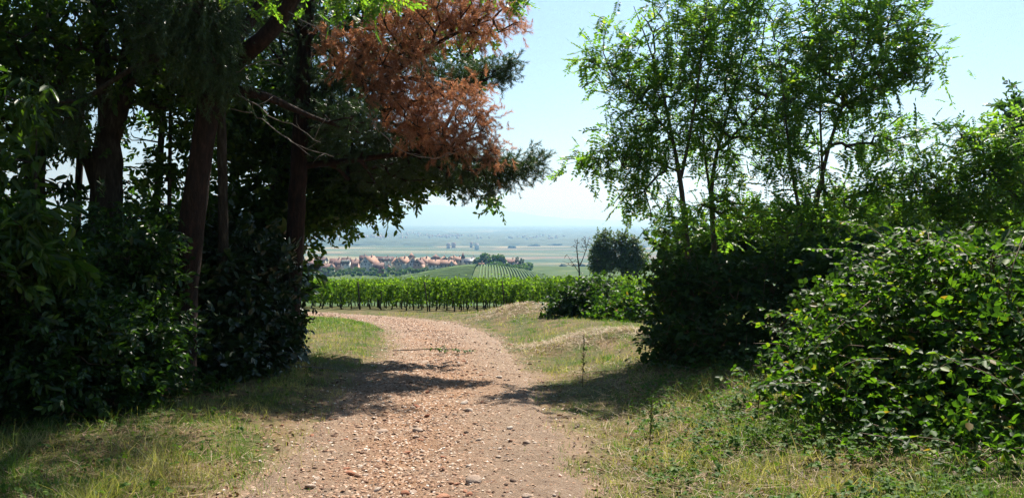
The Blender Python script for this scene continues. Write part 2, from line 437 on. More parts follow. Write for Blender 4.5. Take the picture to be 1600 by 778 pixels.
def build_path():
    ts = np.concatenate([np.arange(14, 58, .045), np.arange(58, 84, .11), np.arange(84, 140, .5)])
    ts = ts[ts < TS[-1]]
    us = np.linspace(-1.18, 1.18, 84)
    cx, cy, cw = np.interp(ts, TS, CX), np.interp(ts, TS, CY), np.interp(ts, TS, CW)
    nx, ny = np.interp(ts, TS, NX), np.interp(ts, TS, NY)
    x = cx[:, None] + nx[:, None] * us * cw[:, None]; y = cy[:, None] + ny[:, None] * us * cw[:, None]
    U = np.broadcast_to(us[None], x.shape); T = np.broadcast_to(ts[:, None], x.shape)
    z = gz(x, y) + path_z(U, T, x, y)
    n, m = x.shape
    i = np.arange(n - 1)[:, None]; j = np.arange(m - 1)[None]
    q = np.stack([i * m + j, i * m + j + 1, (i + 1) * m + j + 1, (i + 1) * m + j], -1).reshape(-1, 4)
    A = Acc(); A.add(np.stack([x, y, z], -1).reshape(-1, 3), [q])
    me = A.mesh('path', smooth_shade=True)
    at = me.attributes.new('washed', 'FLOAT', 'POINT')
    at.data.foreach_set('value', (rut_mask(U, T) * smooth(30, 34, T) * (1 - .6 * smooth(62, 72, T))).astype(np.float32).ravel())
    m_, nt, out = new_mat('stony_path')
    b = nt.nodes.new('ShaderNodeBsdfPrincipled'); b.inputs['Roughness'].default_value = .95; b.inputs['Specular IOR Level'].default_value = .12
    wp = worldpos(nt)
    an = nt.nodes.new('ShaderNodeAttribute'); an.attribute_name = 'washed'
    base = track_colour(nt, wp)
    red = ramp(nt, [(.3, (.18, .085, .045)), (.5, (.33, .185, .105)), (.7, (.46, .31, .2))], noise(nt, 16, 6, .75, wp))
    mul = nt.nodes.new('ShaderNodeMath'); mul.operation = 'MULTIPLY'
    nt.links.new(an.outputs['Fac'], mul.inputs[0]); nt.links.new(maprange(nt, noise(nt, 1.6, 4, .6, wp),   .32, .56, 0, .9), mul.inputs[1])
    c = mixc(nt, mul.outputs[0], base, red)
    nt.links.new(c, b.inputs['Base Color'])
    bp = nt.nodes.new('ShaderNodeBump'); bp.inputs['Strength'].default_value = 1.0; bp.inputs['Distance'].default_value = .04
    nt.links.new(noise(nt, 38, 6, .75, wp), bp.inputs['Height']); nt.links.new(bp.outputs[0], b.inputs['Normal'])
    nt.links.new(b.outputs[0], out.inputs['Surface'])
    path = tag(link('path', me, m_), 'stony earth track curving downhill to the vineyard', kind='structure')

    # stone shapes
    def stone_shape(seed, flat, sub):
        import bmesh
        bm = bmesh.new(); bmesh.ops.create_icosphere(bm, subdivisions=sub, radius=1)
        r = random.Random(seed)
        cuts = [Vector((r.gauss(0, 1), r.gauss(0, 1), r.gauss(0, 1))).normalized() for _ in range(7)]
        for v in bm.verts:
            for c in cuts:
                e = v.co.dot(c) - .68
                if e > 0: v.co -= c * e
            v.co *= 1 + r.uniform(-.06, .06)
            v.co.z *= flat
        V = np.array([v.co[:] for v in bm.verts]); Fc = np.array([[v.index for v in f.verts] for f in bm.faces]); bm.free()
        return V, Fc
    shapes = [stone_shape(k, random.Random(k).uniform(.4, .75), 2) for k in range(10)]
    meshes = []
    for k, (V, Fc) in enumerate(shapes):
        A = Acc(); A.add(V, [Fc]); sm = A.mesh('stone'); sm.materials.append(M['stone_red'] if k % 4 == 0 else M['stone']); meshes.append(sm)
    def place(n, dmin, dmax, power):
        # more stones near, and along the washed-out middle
        d = dmin * (dmax / dmin) ** (rng.random(n) ** power)
        t = 30 + d; u = np.where(rng.random(n) < .68, np.clip(rng.normal(-.16, .3, n), -1, 1), rng.uniform(-1.16, 1.16, n))
        cx, cy, cw = np.interp(t, TS, CX), np.interp(t, TS, CY), np.interp(t, TS, CW)
        nx, ny = np.interp(t, TS, NX), np.interp(t, TS, NY)
        x, y = cx + nx * u * cw, cy + ny * u * cw
        z = gz(x, y) + np.maximum(path_z(u, t, x, y), -.3 * (1 - smooth(.66, .9, np.abs(u))))
        return x, y, z, d
    x, y, z, d = place(290, 4.5, 26, 1.1)
    for k in range(len(x)):
        s = float(np.clip(rng.lognormal(-3.85, .5), .012, .07)) * (1 + d[k] / 40)
        o = link('stone', meshes[k % 10], None, path, (x[k], y[k], z[k] + s * .12))
        o.scale = (s * rng.uniform(.9, 1.5), s * rng.uniform(.8, 1.1), s * rng.uniform(.7, 1.1))
        o.rotation_euler = (rng.normal(0, .2), rng.normal(0, .2), rng.uniform(0, 6.28))
    # gravel too small to pick apart
    A = Acc()
    small = [stone_shape(50 + k, .6, 1) for k in range(6)]
    octa = np.array([[1, 0, 0], [-.8, .2, 0], [.1, .9, 0], [-.1, -1, .1], [0, .1, .6], [0, 0, -.6]], float)
    octf = np.array([[0, 2, 4], [2, 1, 4], [1, 3, 4], [3, 0, 4]])
    for tv, tf, n, lo, hi in ((octa, [octf], 66000, .003, .0155), (small[0][0], [small[0][1]], 800, .011, .028), (small[1][0], [small[1][1]], 800, .011, .028)):
        x, y, z, d = place(n, 4.2, 48, .8)
        ang = rng.uniform(0, 6.28, n)
        Rm = frames(np.stack([np.cos(ang), np.sin(ang), rng.normal(0, .25, n)], -1), np.stack([rng.normal(0, .2, n), rng.normal(0, .2, n), np.ones(n)], -1))
        s = lo + (hi - lo) * rng.random(n) ** 2.2; s = s * (1 + d / 26)
        A.inst(tv, tf, Rm, np.stack([x, y, z + s * .1], -1), np.stack([s * rng.uniform(.8, 1.5, n), s, s], -1))
    tag(link('gravel', A.mesh('gravel'), M['gravel'], path), kind='stuff')
    return path
build_path()

# ------------------------------------------------------------------ leaf templates
def hexleaf(L, W, fold=.0, droop=.0):
    v = np.array([[0, 0, 0], [.3 * L, -.42 * W, fold * W], [.68 * L, -.42 * W, fold * W - droop * L * .45], [L, 0, -droop * L], [.68 * L, .42 * W, fold * W - droop * L * .45], [.3 * L, .42 * W, fold * W]])
    return v, np.array([[0, 1, 2, 3], [0, 3, 4, 5]])

def comp(parts):
    A = Acc()
    for v, f in parts: A.add(v, [f])
    V = np.concatenate(A.v)
    by = {}
    for f in A.f: by.setdefault(f.shape[1], []).append(f)
    return V, [np.concatenate(x) for x in by.values()]

def rotz(v, a): c, s = math.cos(a), math.sin(a); return v @ np.array([[c, s, 0], [-s, c, 0], [0, 0, 1]])
def roty(v, a): c, s = math.cos(a), math.sin(a); return v @ np.array([[c, 0, -s], [0, 1, 0], [s, 0, c]])
def rotx(v, a): c, s = math.cos(a), math.sin(a); return v @ np.array([[1, 0, 0], [0, c, s], [0, -s, c]])

def t_robinia(r):
    parts = []; n = r.randint(6, 8)
    for k in range(n):
        x = .16 + .8 * k / n; zz = -.22 * x * x
        for sg in (-1, 1):
            L = .22 * r.uniform(.85, 1.1); W = .115
            v = np.array([[0, 0, 0], [.5 * L, -.5 * W, 0], [L, 0, 0], [.5 * L, .5 * W, 0]])
            v = rotx(v, r.uniform(-.35, .35)); v = roty(v, r.uniform(-.1, .45)); v = rotz(v, sg * r.uniform(1.0, 1.35))
            parts.append((v + [x, 0, zz], np.array([[0, 1, 2, 3]])))
    v = np.array([[0, 0, 0], [.11, -.05, 0], [.22, 0, 0], [.11, .05, 0]])
    parts.append((v + [.96, 0, -.2], np.array([[0, 1, 2, 3]])))
    parts.append((np.array([[0, .008, 0], [0, -.008, 0], [.5, -.006, -.055], [1, 0, -.22], [.5, .006, -.055]]), np.array([[0, 1, 2, 3], [0, 3, 4, 4]])[:1]))
    return comp(parts)

def t_twig(r, n, L, W, spread=.9, droop=.25, tilt=.5):
    """a twig of unit length bearing n leaves"""
    parts = []
    for k in range(n):
        x = .1 + .85 * k / max(n - 1, 1)
        v, f = hexleaf(L * r.uniform(.75, 1.15), W * r.uniform(.85, 1.1), .12, r.uniform(0, droop * 2))
        v = rotx(v, r.gauss(0, tilt)); v = roty(v, r.gauss(droop, .35))
        sg = 1 if k % 2 else -1
        v = rotz(v, (sg * r.uniform(.35, 1.0) * spread) if k < n - 1 else r.gauss(0, .2))
        parts.append((v + [x, 0, -.08 * x * x], f))
    parts.append((np.array([[0, .012, 0], [0, -.012, 0], [1, -.004, -.08], [1, .004, -.08]]), np.array([[0, 1, 2, 3]])))
    return comp(parts)

def t_trifoliate(r):
    parts = []
    for a, L in ((0, .6), (1.15, .5), (-1.15, .5)):
        v, f = hexleaf(L * r.uniform(.9, 1.1), .42, .14, r.uniform(0, .3))
        v = rotx(v, r.gauss(0, .25)); v = roty(v, r.gauss(.1, .2)); v = rotz(v, a + r.gauss(0, .15))
        parts.append((v + [.38, 0, 0], f))
    parts.append((np.array([[0, .01, -.1], [0, -.01, -.1], [.4, -.008, 0], [.4, .008, 0]]), np.array([[0, 1, 2, 3]])))
    return comp(parts)

def t_needles(r, n, L, spread, W=.035):
    """a bottle-brush shoot of unit length"""
    parts = []
    for k in range(n):
        x = k / n; a = r.uniform(0, 6.283); s = r.uniform(.6, 1) * spread
        d = np.array([math.cos(s), math.sin(s) * math.cos(a), math.sin(s) * math.sin(a)]) * L * r.uniform(.7, 1.1)
        sd = np.cross(d, [r.gauss(0, 1), r.gauss(0, 1), r.gauss(0, 1)]); sd = sd / np.linalg.norm(sd) * W * .5
        b = np.array([x, 0, 0])
        parts.append((np.array([b - sd, b + sd, b + d]), np.array([[0, 1, 2]])))
    return comp(parts)

rr = random.Random(3)
TPL = {
    'robinia': [t_robinia(rr) for _ in range(8)],
    'oak': [t_twig(rr, 9, .42, .22, 1.1, .15, .6) for _ in range(8)],
    'oak_big': [t_twig(rr, 6, .55, .34, 1.1, .15, .6) for _ in range(6)],
    'chestnut': [t_twig(rr, 6, .62, .22, 1.1, .4, .5) for _ in range(8)],
    'bramble': [t_trifoliate(rr) for _ in range(8)],
    'ivy': [t_twig(rr, 6, .4, .36, 1.4, .5, .6) for _ in range(6)],
    'needle': [t_needles(rr, 54, .42, .95) for _ in range(6)],
    'needle_droop': [t_needles(rr, 50, .2, .9, .03) for _ in range(6)],
    'poplar': [t_twig(rr, 8, .38, .3, 1.3, .3, .8) for _ in range(6)],
}

def scatter(A, kind, pos, dirs, scale, upj=.5, up=(0, 0, 1)):
    pos = np.asarray(pos); N = len(pos)
    if not N: return
    ups = np.asarray(up, float)[None] + rng.normal(0, upj, (N, 3))
    Rm = frames(dirs, ups)
    sc = np.broadcast_to(np.asarray(scale, float), (N,))
    which = rng.integers(0, len(TPL[kind]), N)
    for k, (tv, tf) in enumerate(TPL[kind]):
        w = which == k
        if w.any(): A.inst(tv, tf, Rm[w], pos[w], sc[w])

def in_blobs(blobs, shell=0.0):
    """random points in ellipsoids (centre, radii, n); returns points and outward directions"""
    pts, outs = [], []
    for c, r, n in blobs:
        v = nrm(rng.normal(0, 1, (n, 3)))
        rad = rng.random(n) ** (1 / 3)
        if shell: rad = 1 - (1 - rad) * (1 - shell)
        q = np.asarray(c) + v * rad[:, None] * np.asarray(r)
        pts.append(q); outs.append(v)
    return np.concatenate(pts), np.concatenate(outs)

def resample(pts, rads, step):
    pts = np.asarray(pts, float); rads = np.asarray(rads, float)
    L = np.concatenate([[0], np.cumsum(np.linalg.norm(np.diff(pts, axis=0), axis=1))])
    n = max(3, int(L[-1] / step) + 1); t = np.linspace(0, L[-1], n)
    # light smoothing of the corner points
    out = np.stack([np.interp(t, L, pts[:, k]) for k in range(3)], -1)
    for _ in range(3): out[1:-1] = (out[:-2] + 2 * out[1:-1] + out[2:]) / 4
    return out, np.interp(t, L, rads)

def grow(stems, tips, seg=.35, pen=.3, sag=.05, wig=.05):
    """connects every tip to the wood with side branches; returns node positions, parents, tip nodes"""
    pos, par, plen = [], [], []
    for pts in stems:
        for k in range(len(pts)):
            pos.append(pts[k]); par.append(-2); plen.append(.6 * k * .3)
    cap = len(pos) + len(tips) * 14 + 10
    Pn = np.zeros((cap, 3)); Pn[:len(pos)] = pos
    PL = np.zeros(cap); PL[:len(pos)] = plen
    n = len(pos); par = par + [-2] * (cap - n)
    stem_n = n
    d0 = np.min(np.linalg.norm(tips[:, None] - Pn[None, :n], axis=2), axis=1)
    tipn = np.zeros(len(tips), int)
    for i in np.argsort(d0):
        t = tips[i]
        dv = t - Pn[:n]; dist = np.linalg.norm(dv, axis=1)
        cost = dist + pen * PL[:n] + .25 * np.maximum(0, -(dv[:, 2]))
        j = int(np.argmin(cost)); a = Pn[j]; L = dist[j]
        k = int(min(12, max(1, round(L / seg))))
        last = j
        for s in range(1, k + 1):
            u = s / k
            q = a + (t - a) * u
            if s < k:
                q = q + np.array([0, 0, sag * L * 4 * u * (1 - u)]) + rng.normal(0, wig * L / k ** .5 * .5, 3)
            if n >= cap - 1: break
            Pn[n] = q; par[n] = last; PL[n] = PL[last] + L / k; last = n; n += 1
        tipn[i] = last
    return Pn[:n], np.array(par[:n]), stem_n, tipn

def branch_mesh(A, Pn, par, stem_n, tipn, r0=.006, rmax=.1, power=.5, sides=5):
    n = len(Pn); cnt = np.zeros(n)
    np.add.at(cnt, tipn, 1)
    for k in range(n - 1, stem_n - 1, -1):
        if par[k] >= stem_n: cnt[par[k]] += cnt[k]
    ks = np.arange(stem_n, n)
    rad = np.minimum(r0 * np.maximum(cnt, 1) ** power, rmax)
    a = Pn[par[ks]]; b = Pn[ks]
    rb = rad[ks]; ra = np.where(par[ks] >= stem_n, rad[np.maximum(par[ks], 0)], rb * 1.3)
    d = nrm(b - a); up = np.where(np.abs(d[:, 2:3]) > .9, np.array([[1., 0, 0]]), np.array([[0, 0, 1.]]))
    fr = frames(d, up)
    an = np.arange(sides) / sides * 2 * math.pi
    ring = np.stack([np.cos(an), np.sin(an)], -1)
    dirs = ring[None, :, 0, None] * fr[:, None, :, 1] + ring[None, :, 1, None] * fr[:, None, :, 2]
    V = np.stack([a[:, None] + dirs * ra[:, None, None], b[:, None] + dirs * rb[:, None, None]], 1)   # N,2,s,3
    N = len(ks); j = np.arange(sides); j2 = (j + 1) % sides
    q = np.stack([j, j2, sides + j2, sides + j], -1)
    A.add(V.reshape(-1, 3), [(q[None] + (np.arange(N) * 2 * sides)[:, None, None]).reshape(-1, 4)])
    return d

def crown_on(root, base, stem_pts, blobs, kind, leafmat, bark, spray=5, size=.25, upj=.5, droop=0.0, seg=.35, r0=.006, rmax=.08, shell=.0, out=.7,
             spread=.16, pen=.3, name='crown', sag=.05, wig=.05, along=.45, up=(0, 0, 1), wood='branches'):
    """branches that reach every tip of the blobs, and leaf sprays on them"""
    tips, outs = in_blobs(blobs, shell)
    Pn, par, sn, tipn = grow(stem_pts, tips, seg, pen, sag, wig)
    A = Acc(); branch_mesh(A, Pn, par, sn, tipn, r0, rmax)
    tag(link(wood, A.mesh(wood, base, True), bark, root), kind='stuff')
    dirs0 = nrm(tips - Pn[np.maximum(par[tipn], 0)])
    A = Acc()
    for _ in range(spray):
        dr = nrm(dirs0 * out + outs * .4 + rng.normal(0, .65, tips.shape) + np.array([0, 0, -droop]))
        ps = tips + rng.normal(0, spread, tips.shape) - dr * size * .4
        scatter(A, kind, ps, dr, size * rng.uniform(.55, 1.35, len(ps)), upj, up)
    k = np.arange(sn, len(Pn)); k = k[rng.random(len(k)) < along]
    dr = nrm(rng.normal(0, 1, (len(k), 3)) + np.array([0, 0, .1 - droop]))
    scatter(A, kind, Pn[k], dr, size * rng.uniform(.6, 1.1, len(k)), upj, up)
    return tag(link(name, A.mesh(name, base), leafmat, root), kind='stuff')

def tree(name, label, stems, blobs, kind, leafmat, bark, group=None, cat='tree', sides=10, trunk_name='trunk', **kw):
    """stems: list of (points, radii); blobs: list of (centre, radii, n)"""
    stems = [resample(p, r, .3) for p, r in stems]
    base = stems[0][0][0].copy()
    root = empty(name, tuple(base), label, cat, group)
    for k, (p, r) in enumerate(stems):
        A = Acc()
        if k == 0: r = r * (1 + .5 * np.exp(-np.arange(len(r)) * .3 / .35) * (r > .06))
        A.tube(p, r, sides if r[0] > .05 else 6, .18 if r[0] > .05 else .1)
        nm = trunk_name if k == 0 else 'limb'
        link(nm, A.mesh(nm, base, True), bark, root)
    pts = [q[0] for q in stems]
    crown_on(root, base, pts, blobs, kind, leafmat, bark, **kw)
    return root, base, pts

def wp3(lst): return [P(*q) for q in lst]

def foot(px, py_guess, d):
    """ground point d metres ahead in the column of pixel px"""
    q = P(px, py_guess, d); return np.array([q[0], q[1], g1(q[0], q[1]) - .05])

def blob(px, py, d, rx, ry, rd, n):
    """ellipsoid centred at a pixel and depth; rx, ry in photo pixels, rd in metres"""
    return (P(px, py, d), (rx * d / F, rd, ry * d / F), n)

# ------------------------------------------------------------------ far land
def build_far():
    # hills on the horizon
    A = Acc()
    az = np.linspace(-50, 50, 300)
    prof = lambda a: 70 + 330 * np.exp(-.5 * ((a + 7.0) / 4.0) ** 2) + 210 * np.exp(-.5 * ((a + 1) / 4) ** 2) + 190 * np.exp(-.5 * ((a + 20) / 7) ** 2) + 70 * np.exp(-.5 * ((a - 20) / 8) ** 2) + 60 * (fbm(a * .45, a * 0, 4) - .5)
    rows = []
    for d, k in ((26000, 0.0), (27500, .45), (29500, .85), (31500, 1.0), (34000, .6), (38000, 0)):
        h = prof(az) * k + (fbm(az * 1.7, az * 0 + d / 900, 7) - .5) * 60 * (k > 0)
        rows.append(np.stack([d * np.sin(np.radians(az)), d * np.cos(np.radians(az)), -112 + np.maximum(h, 0) * 1.55 + (k > 0) * 2], -1))
    V = np.stack(rows); n, m = V.shape[:2]
    i = np.arange(n - 1)[:, None]; j = np.arange(m - 1)[None]
    A.add(V.reshape(-1, 3), [np.stack([i * m + j, i * m + j + 1, (i + 1) * m + j + 1, (i + 1) * m + j], -1).reshape(-1, 4)])
    tag(link('distant_hills', A.mesh('distant_hills', smooth_shade=True), solid_mat('far_forest', [(0, (.03, .055, .02)), (1, (.06, .09, .03))], .002)),
        'long blue mountain range on the horizon', kind='structure')

    # woods on the plain
    A = Acc()
    def wood(cx, cy, w, dp, h, rot):
        nx, ny = max(6, int(w / 45)), max(5, int(dp / 40))
        nx, ny = min(nx, 46), min(ny, 14)
        if w < 300: nx, ny = 12, 7
        u, v = np.meshgrid(np.linspace(-1, 1, nx), np.linspace(-1, 1, ny), indexing='ij')
        lx, ly = u * w / 2, v * dp / 2
        x = cx + lx * math.cos(rot) - ly * math.sin(rot); y = cy + lx * math.sin(rot) + ly * math.cos(rot)
        edge = np.maximum(np.abs(u), np.abs(v)) > .999
        j = min(9.0, w / nx * .35)
        x = x + rng.normal(0, j, x.shape); y = y + rng.normal(0, j, x.shape)
        dome = 1 - (.75 if w < 300 else .25) * np.maximum(np.abs(u), np.abs(v)) ** 2
        z = gz(x, y) + np.where(edge, -4, h * dome * rng.uniform(.5, 1.15, x.shape))
        n, m = x.shape
        i = np.arange(n - 1)[:, None]; j = np.arange(m - 1)[None]
        A.add(np.stack([x, y, z], -1).reshape(-1, 3), [np.stack([i * m + j, (i + 1) * m + j, (i + 1) * m + j + 1, i * m + j + 1], -1).reshape(-1, 4)])
    def open_field(px, py):
        return (620 < px < 850 and 363 < py < 371) or (py > 389) or (1000 < px < 1060 and 383 < py < 387) or (640 < px < 800 and 385 < py)
    for k in range(640):
        py = 353.6 + 35 * rng.random() ** 1.1; px = rng.uniform(-60, 1660)
        if open_field(px, py): continue
        d = 112 * F / (py - 352)
        if d > 26000: continue
        c = P(px, 389, d)[0]
        wood(c, d, rng.uniform(250, 900) * (1 + d / 7000), rng.uniform(90, 260) * (1 + d / 7000), rng.uniform(13, 22), rng.normal(0, .3))
    for px, py, w in ((985, 390, 110), (1000, 392, 60), (835, 390, 60), (870, 389, 90), (560, 389, 200), (700, 388, 260), (905, 431, 26), (925, 430, 18), (880, 425, 14), (800, 393, 40), (480, 389, 240), (100, 389, 400), (250, 390, 300)):
        d = 112 * F / (py - 352) if py < 420 else 1250
        wood(P(px, 389, d)[0], d, w, max(18, w * .35), 14 if py < 420 else 6, 0)
    tag(link('far_woods', A.mesh('far_woods'), solid_mat('far_wood_leaves', [(0, (.016, .034, .014)), (1, (.04, .065, .024))], .012)), 'blue-green woods spread over the distant plain', kind='stuff')

    # pale specks of far villages and farms
    A = Acc()
    for cx, cy, n, sp in ((560, 379, 70, 70), (500, 383, 50, 50), (700, 378, 50, 60), (845, 381, 24, 60), (640, 374, 24, 60), (950, 383, 24, 40), (660, 360, 10, 60), (1015, 365, 8, 60), (720, 392, 5, 50), (130, 385, 50, 110), (250, 378, 40, 60)):
        for k in range(n):
            d = 112 * F / (cy - 352 + rng.normal(0, 1.6)); x = P(cx + rng.normal(0, sp * .5), 389, d)[0]
            w, l, h = rng.uniform(5, 8), rng.uniform(8, 18), rng.uniform(5, 8)
            z = g1(x, d); A.box((x, d, z + h / 2 + 9), (l / 2, w / 2, h / 2 + 9))
    tag(link('far_hamlets', A.mesh('far_hamlets'), solid_mat('far_walls', [(0, (.45, .42, .4)), (.5, (.6, .55, .5)), (1, (.4, .22, .16))], island=True)), 'scattered pale roofs of hamlets on the plain', kind='stuff')
build_far()

# ------------------------------------------------------------------ village
M['roof_red'] = solid_mat('roof_tiles_red', [(0, (.12, .065, .055)), (1, (.22, .125, .1))], .6, .8)
M['roof_orange'] = solid_mat('roof_tiles_orange', [(0, (.22, .115, .08)), (1, (.36, .22, .155))], .6, .8)
M['roof_dark'] = solid_mat('roof_tiles_dark', [(0, (.06, .035, .035)), (1, (.11, .06, .055))], .6, .8)
M['roof_slate'] = solid_mat('slate_roof', [(0, (.09, .1, .12)), (1, (.17, .18, .2))], .6, .5)
M['wall_white'] = solid_mat('white_render', [(0, (.62, .6, .56)), (1, (.78, .76, .72))], .5)
M['wall_cream'] = solid_mat('cream_render', [(0, (.5, .42, .32)), (1, (.62, .54, .42))], .5)
M['wall_pink'] = solid_mat('pink_render', [(0, (.42, .27, .22)), (1, (.52, .36, .3))], .5)
M['wall_red'] = solid_mat('red_timber_wall', [(0, (.2, .085, .07)), (1, (.27, .12, .1))], .5)
M['window'] = solid_mat('dark_window', [(0, (.03, .035, .05)), (1, (.05, .055, .07))], .5, .2, spec=.5)
_win = Acc(); _win.box((0, 0, 0), (.55, .06, .8)); WIN = _win.mesh('window'); WIN.materials.append(M['window'])
_chim = Acc(); _chim.box((0, 0, 0), (.45, .45, 1.1)); CHIM = _chim.mesh('chimney'); CHIM.materials.append(M['wall_pink'])

def house(label, px, base_y, wpx, eave_y, ridge_y, d, wall, roof, ridge='side', yaw=0.0, dorm=0, cat='house', name='village_house', depth=10.0, hip=False, win=True):
    b = P(px, base_y, d); w = wpx * d / F
    hw, hd = w / 2, depth / 2
    he = (base_y - eave_y) * d / F; hr = (base_y - ridge_y) * d / F
    root = empty(name, tuple(b), label, cat, 'houses of the village on the ridge')
    root.rotation_euler.z = yaw
    A = Acc()
    A.box((0, 0, he / 2 - 2), (hw, hd, he / 2 + 2))
    if not hip:
        if ridge == 'side':
            for sx in (-1, 1):
                x = sx * (hw - .02)
                A.add([[x - .15 * sx, -hd, he], [x - .15 * sx, hd, he], [x - .15 * sx, 0, hr - .25], [x, -hd, he], [x, hd, he], [x, 0, hr - .25]], [np.array([[0, 1, 2], [3, 5, 4]]), np.array([[0, 2, 5, 3], [1, 4, 5, 2]])])
        else:
            for sy in (-1, 1):
                y = sy * (hd - .02)
                A.add([[-hw, y - .15 * sy, he], [hw, y - .15 * sy, he], [0, y - .15 * sy, hr - .25], [-hw, y, he], [hw, y, he], [0, y, hr - .25]], [np.array([[0, 1, 2], [3, 5, 4]]), np.array([[0, 2, 5, 3], [1, 4, 5, 2]])])
    link('wall', A.mesh('wall'), wall, root)
    A = Acc(); ov = .55; th = .3
    if hip:
        a, c = hw + ov, hd + ov
        A.add([[-a, -c, he - .2], [a, -c, he - .2], [a, c, he - .2], [-a, c, he - .2], [0, 0, hr]], [np.array([[0, 1, 4], [1, 2, 4], [2, 3, 4], [3, 0, 4]]), np.array([[3, 2, 1, 0]])])
    else:
        a, c = (hw + ov, hd + ov) if ridge == 'side' else (hd + ov, hw + ov)
        drop = (hr - he) * ov / max(c - ov, .1)
        prof = np.array([[-c, he - drop], [0, hr], [c, he - drop], [c, he - drop - th], [0, hr - th], [-c, he - drop - th]])
        V = []
        for s in (-1, 1):
            for q in prof: V.append([s * a, q[0], q[1]] if ridge == 'side' else [q[0], s * a, q[1]])
        f = [[0, 1, 7, 6], [1, 2, 8, 7], [2, 3, 9, 8], [3, 4, 10, 9], [4, 5, 11, 10], [5, 0, 6, 11], [0, 5, 4, 1], [1, 4, 3, 2], [6, 7, 10, 11], [7, 8, 9, 10]]
        A.add(V, [np.array(f)])
    ro = link('roof', A.mesh('roof'), roof, root)
    if not hip:
        c = link('chimney', CHIM, None, ro, ((hw * .4, .8, hr + .2) if ridge == 'side' else (.8, hd * .3, hr + .2)))
    if win:
        n = max(2, int(w / 3.2))
        for fl in range(max(1, int(he / 3.0))):
            for k in range(n):
                link('window', WIN, None, root, (-hw + w * (k + .5) / n, -hd - .02, he - 1.6 - fl * 2.9))
        if ridge != 'side' and hr - he > 3:
            link('window', WIN, None, root, (-.9, -hd - .02, he + 1.0)); link('window', WIN, None, root, (.9, -hd - .02, he + 1.0))
    for k in range(dorm):
        x = -hw + w * (k + .5) / dorm
        A = Acc(); zc = he + (hr - he) * .35; yc = -hd * .62
        A.box((x, yc, zc), (.8, 1.0, .8)); dm = link('dormer', A.mesh('dormer'), wall, root)
    return root

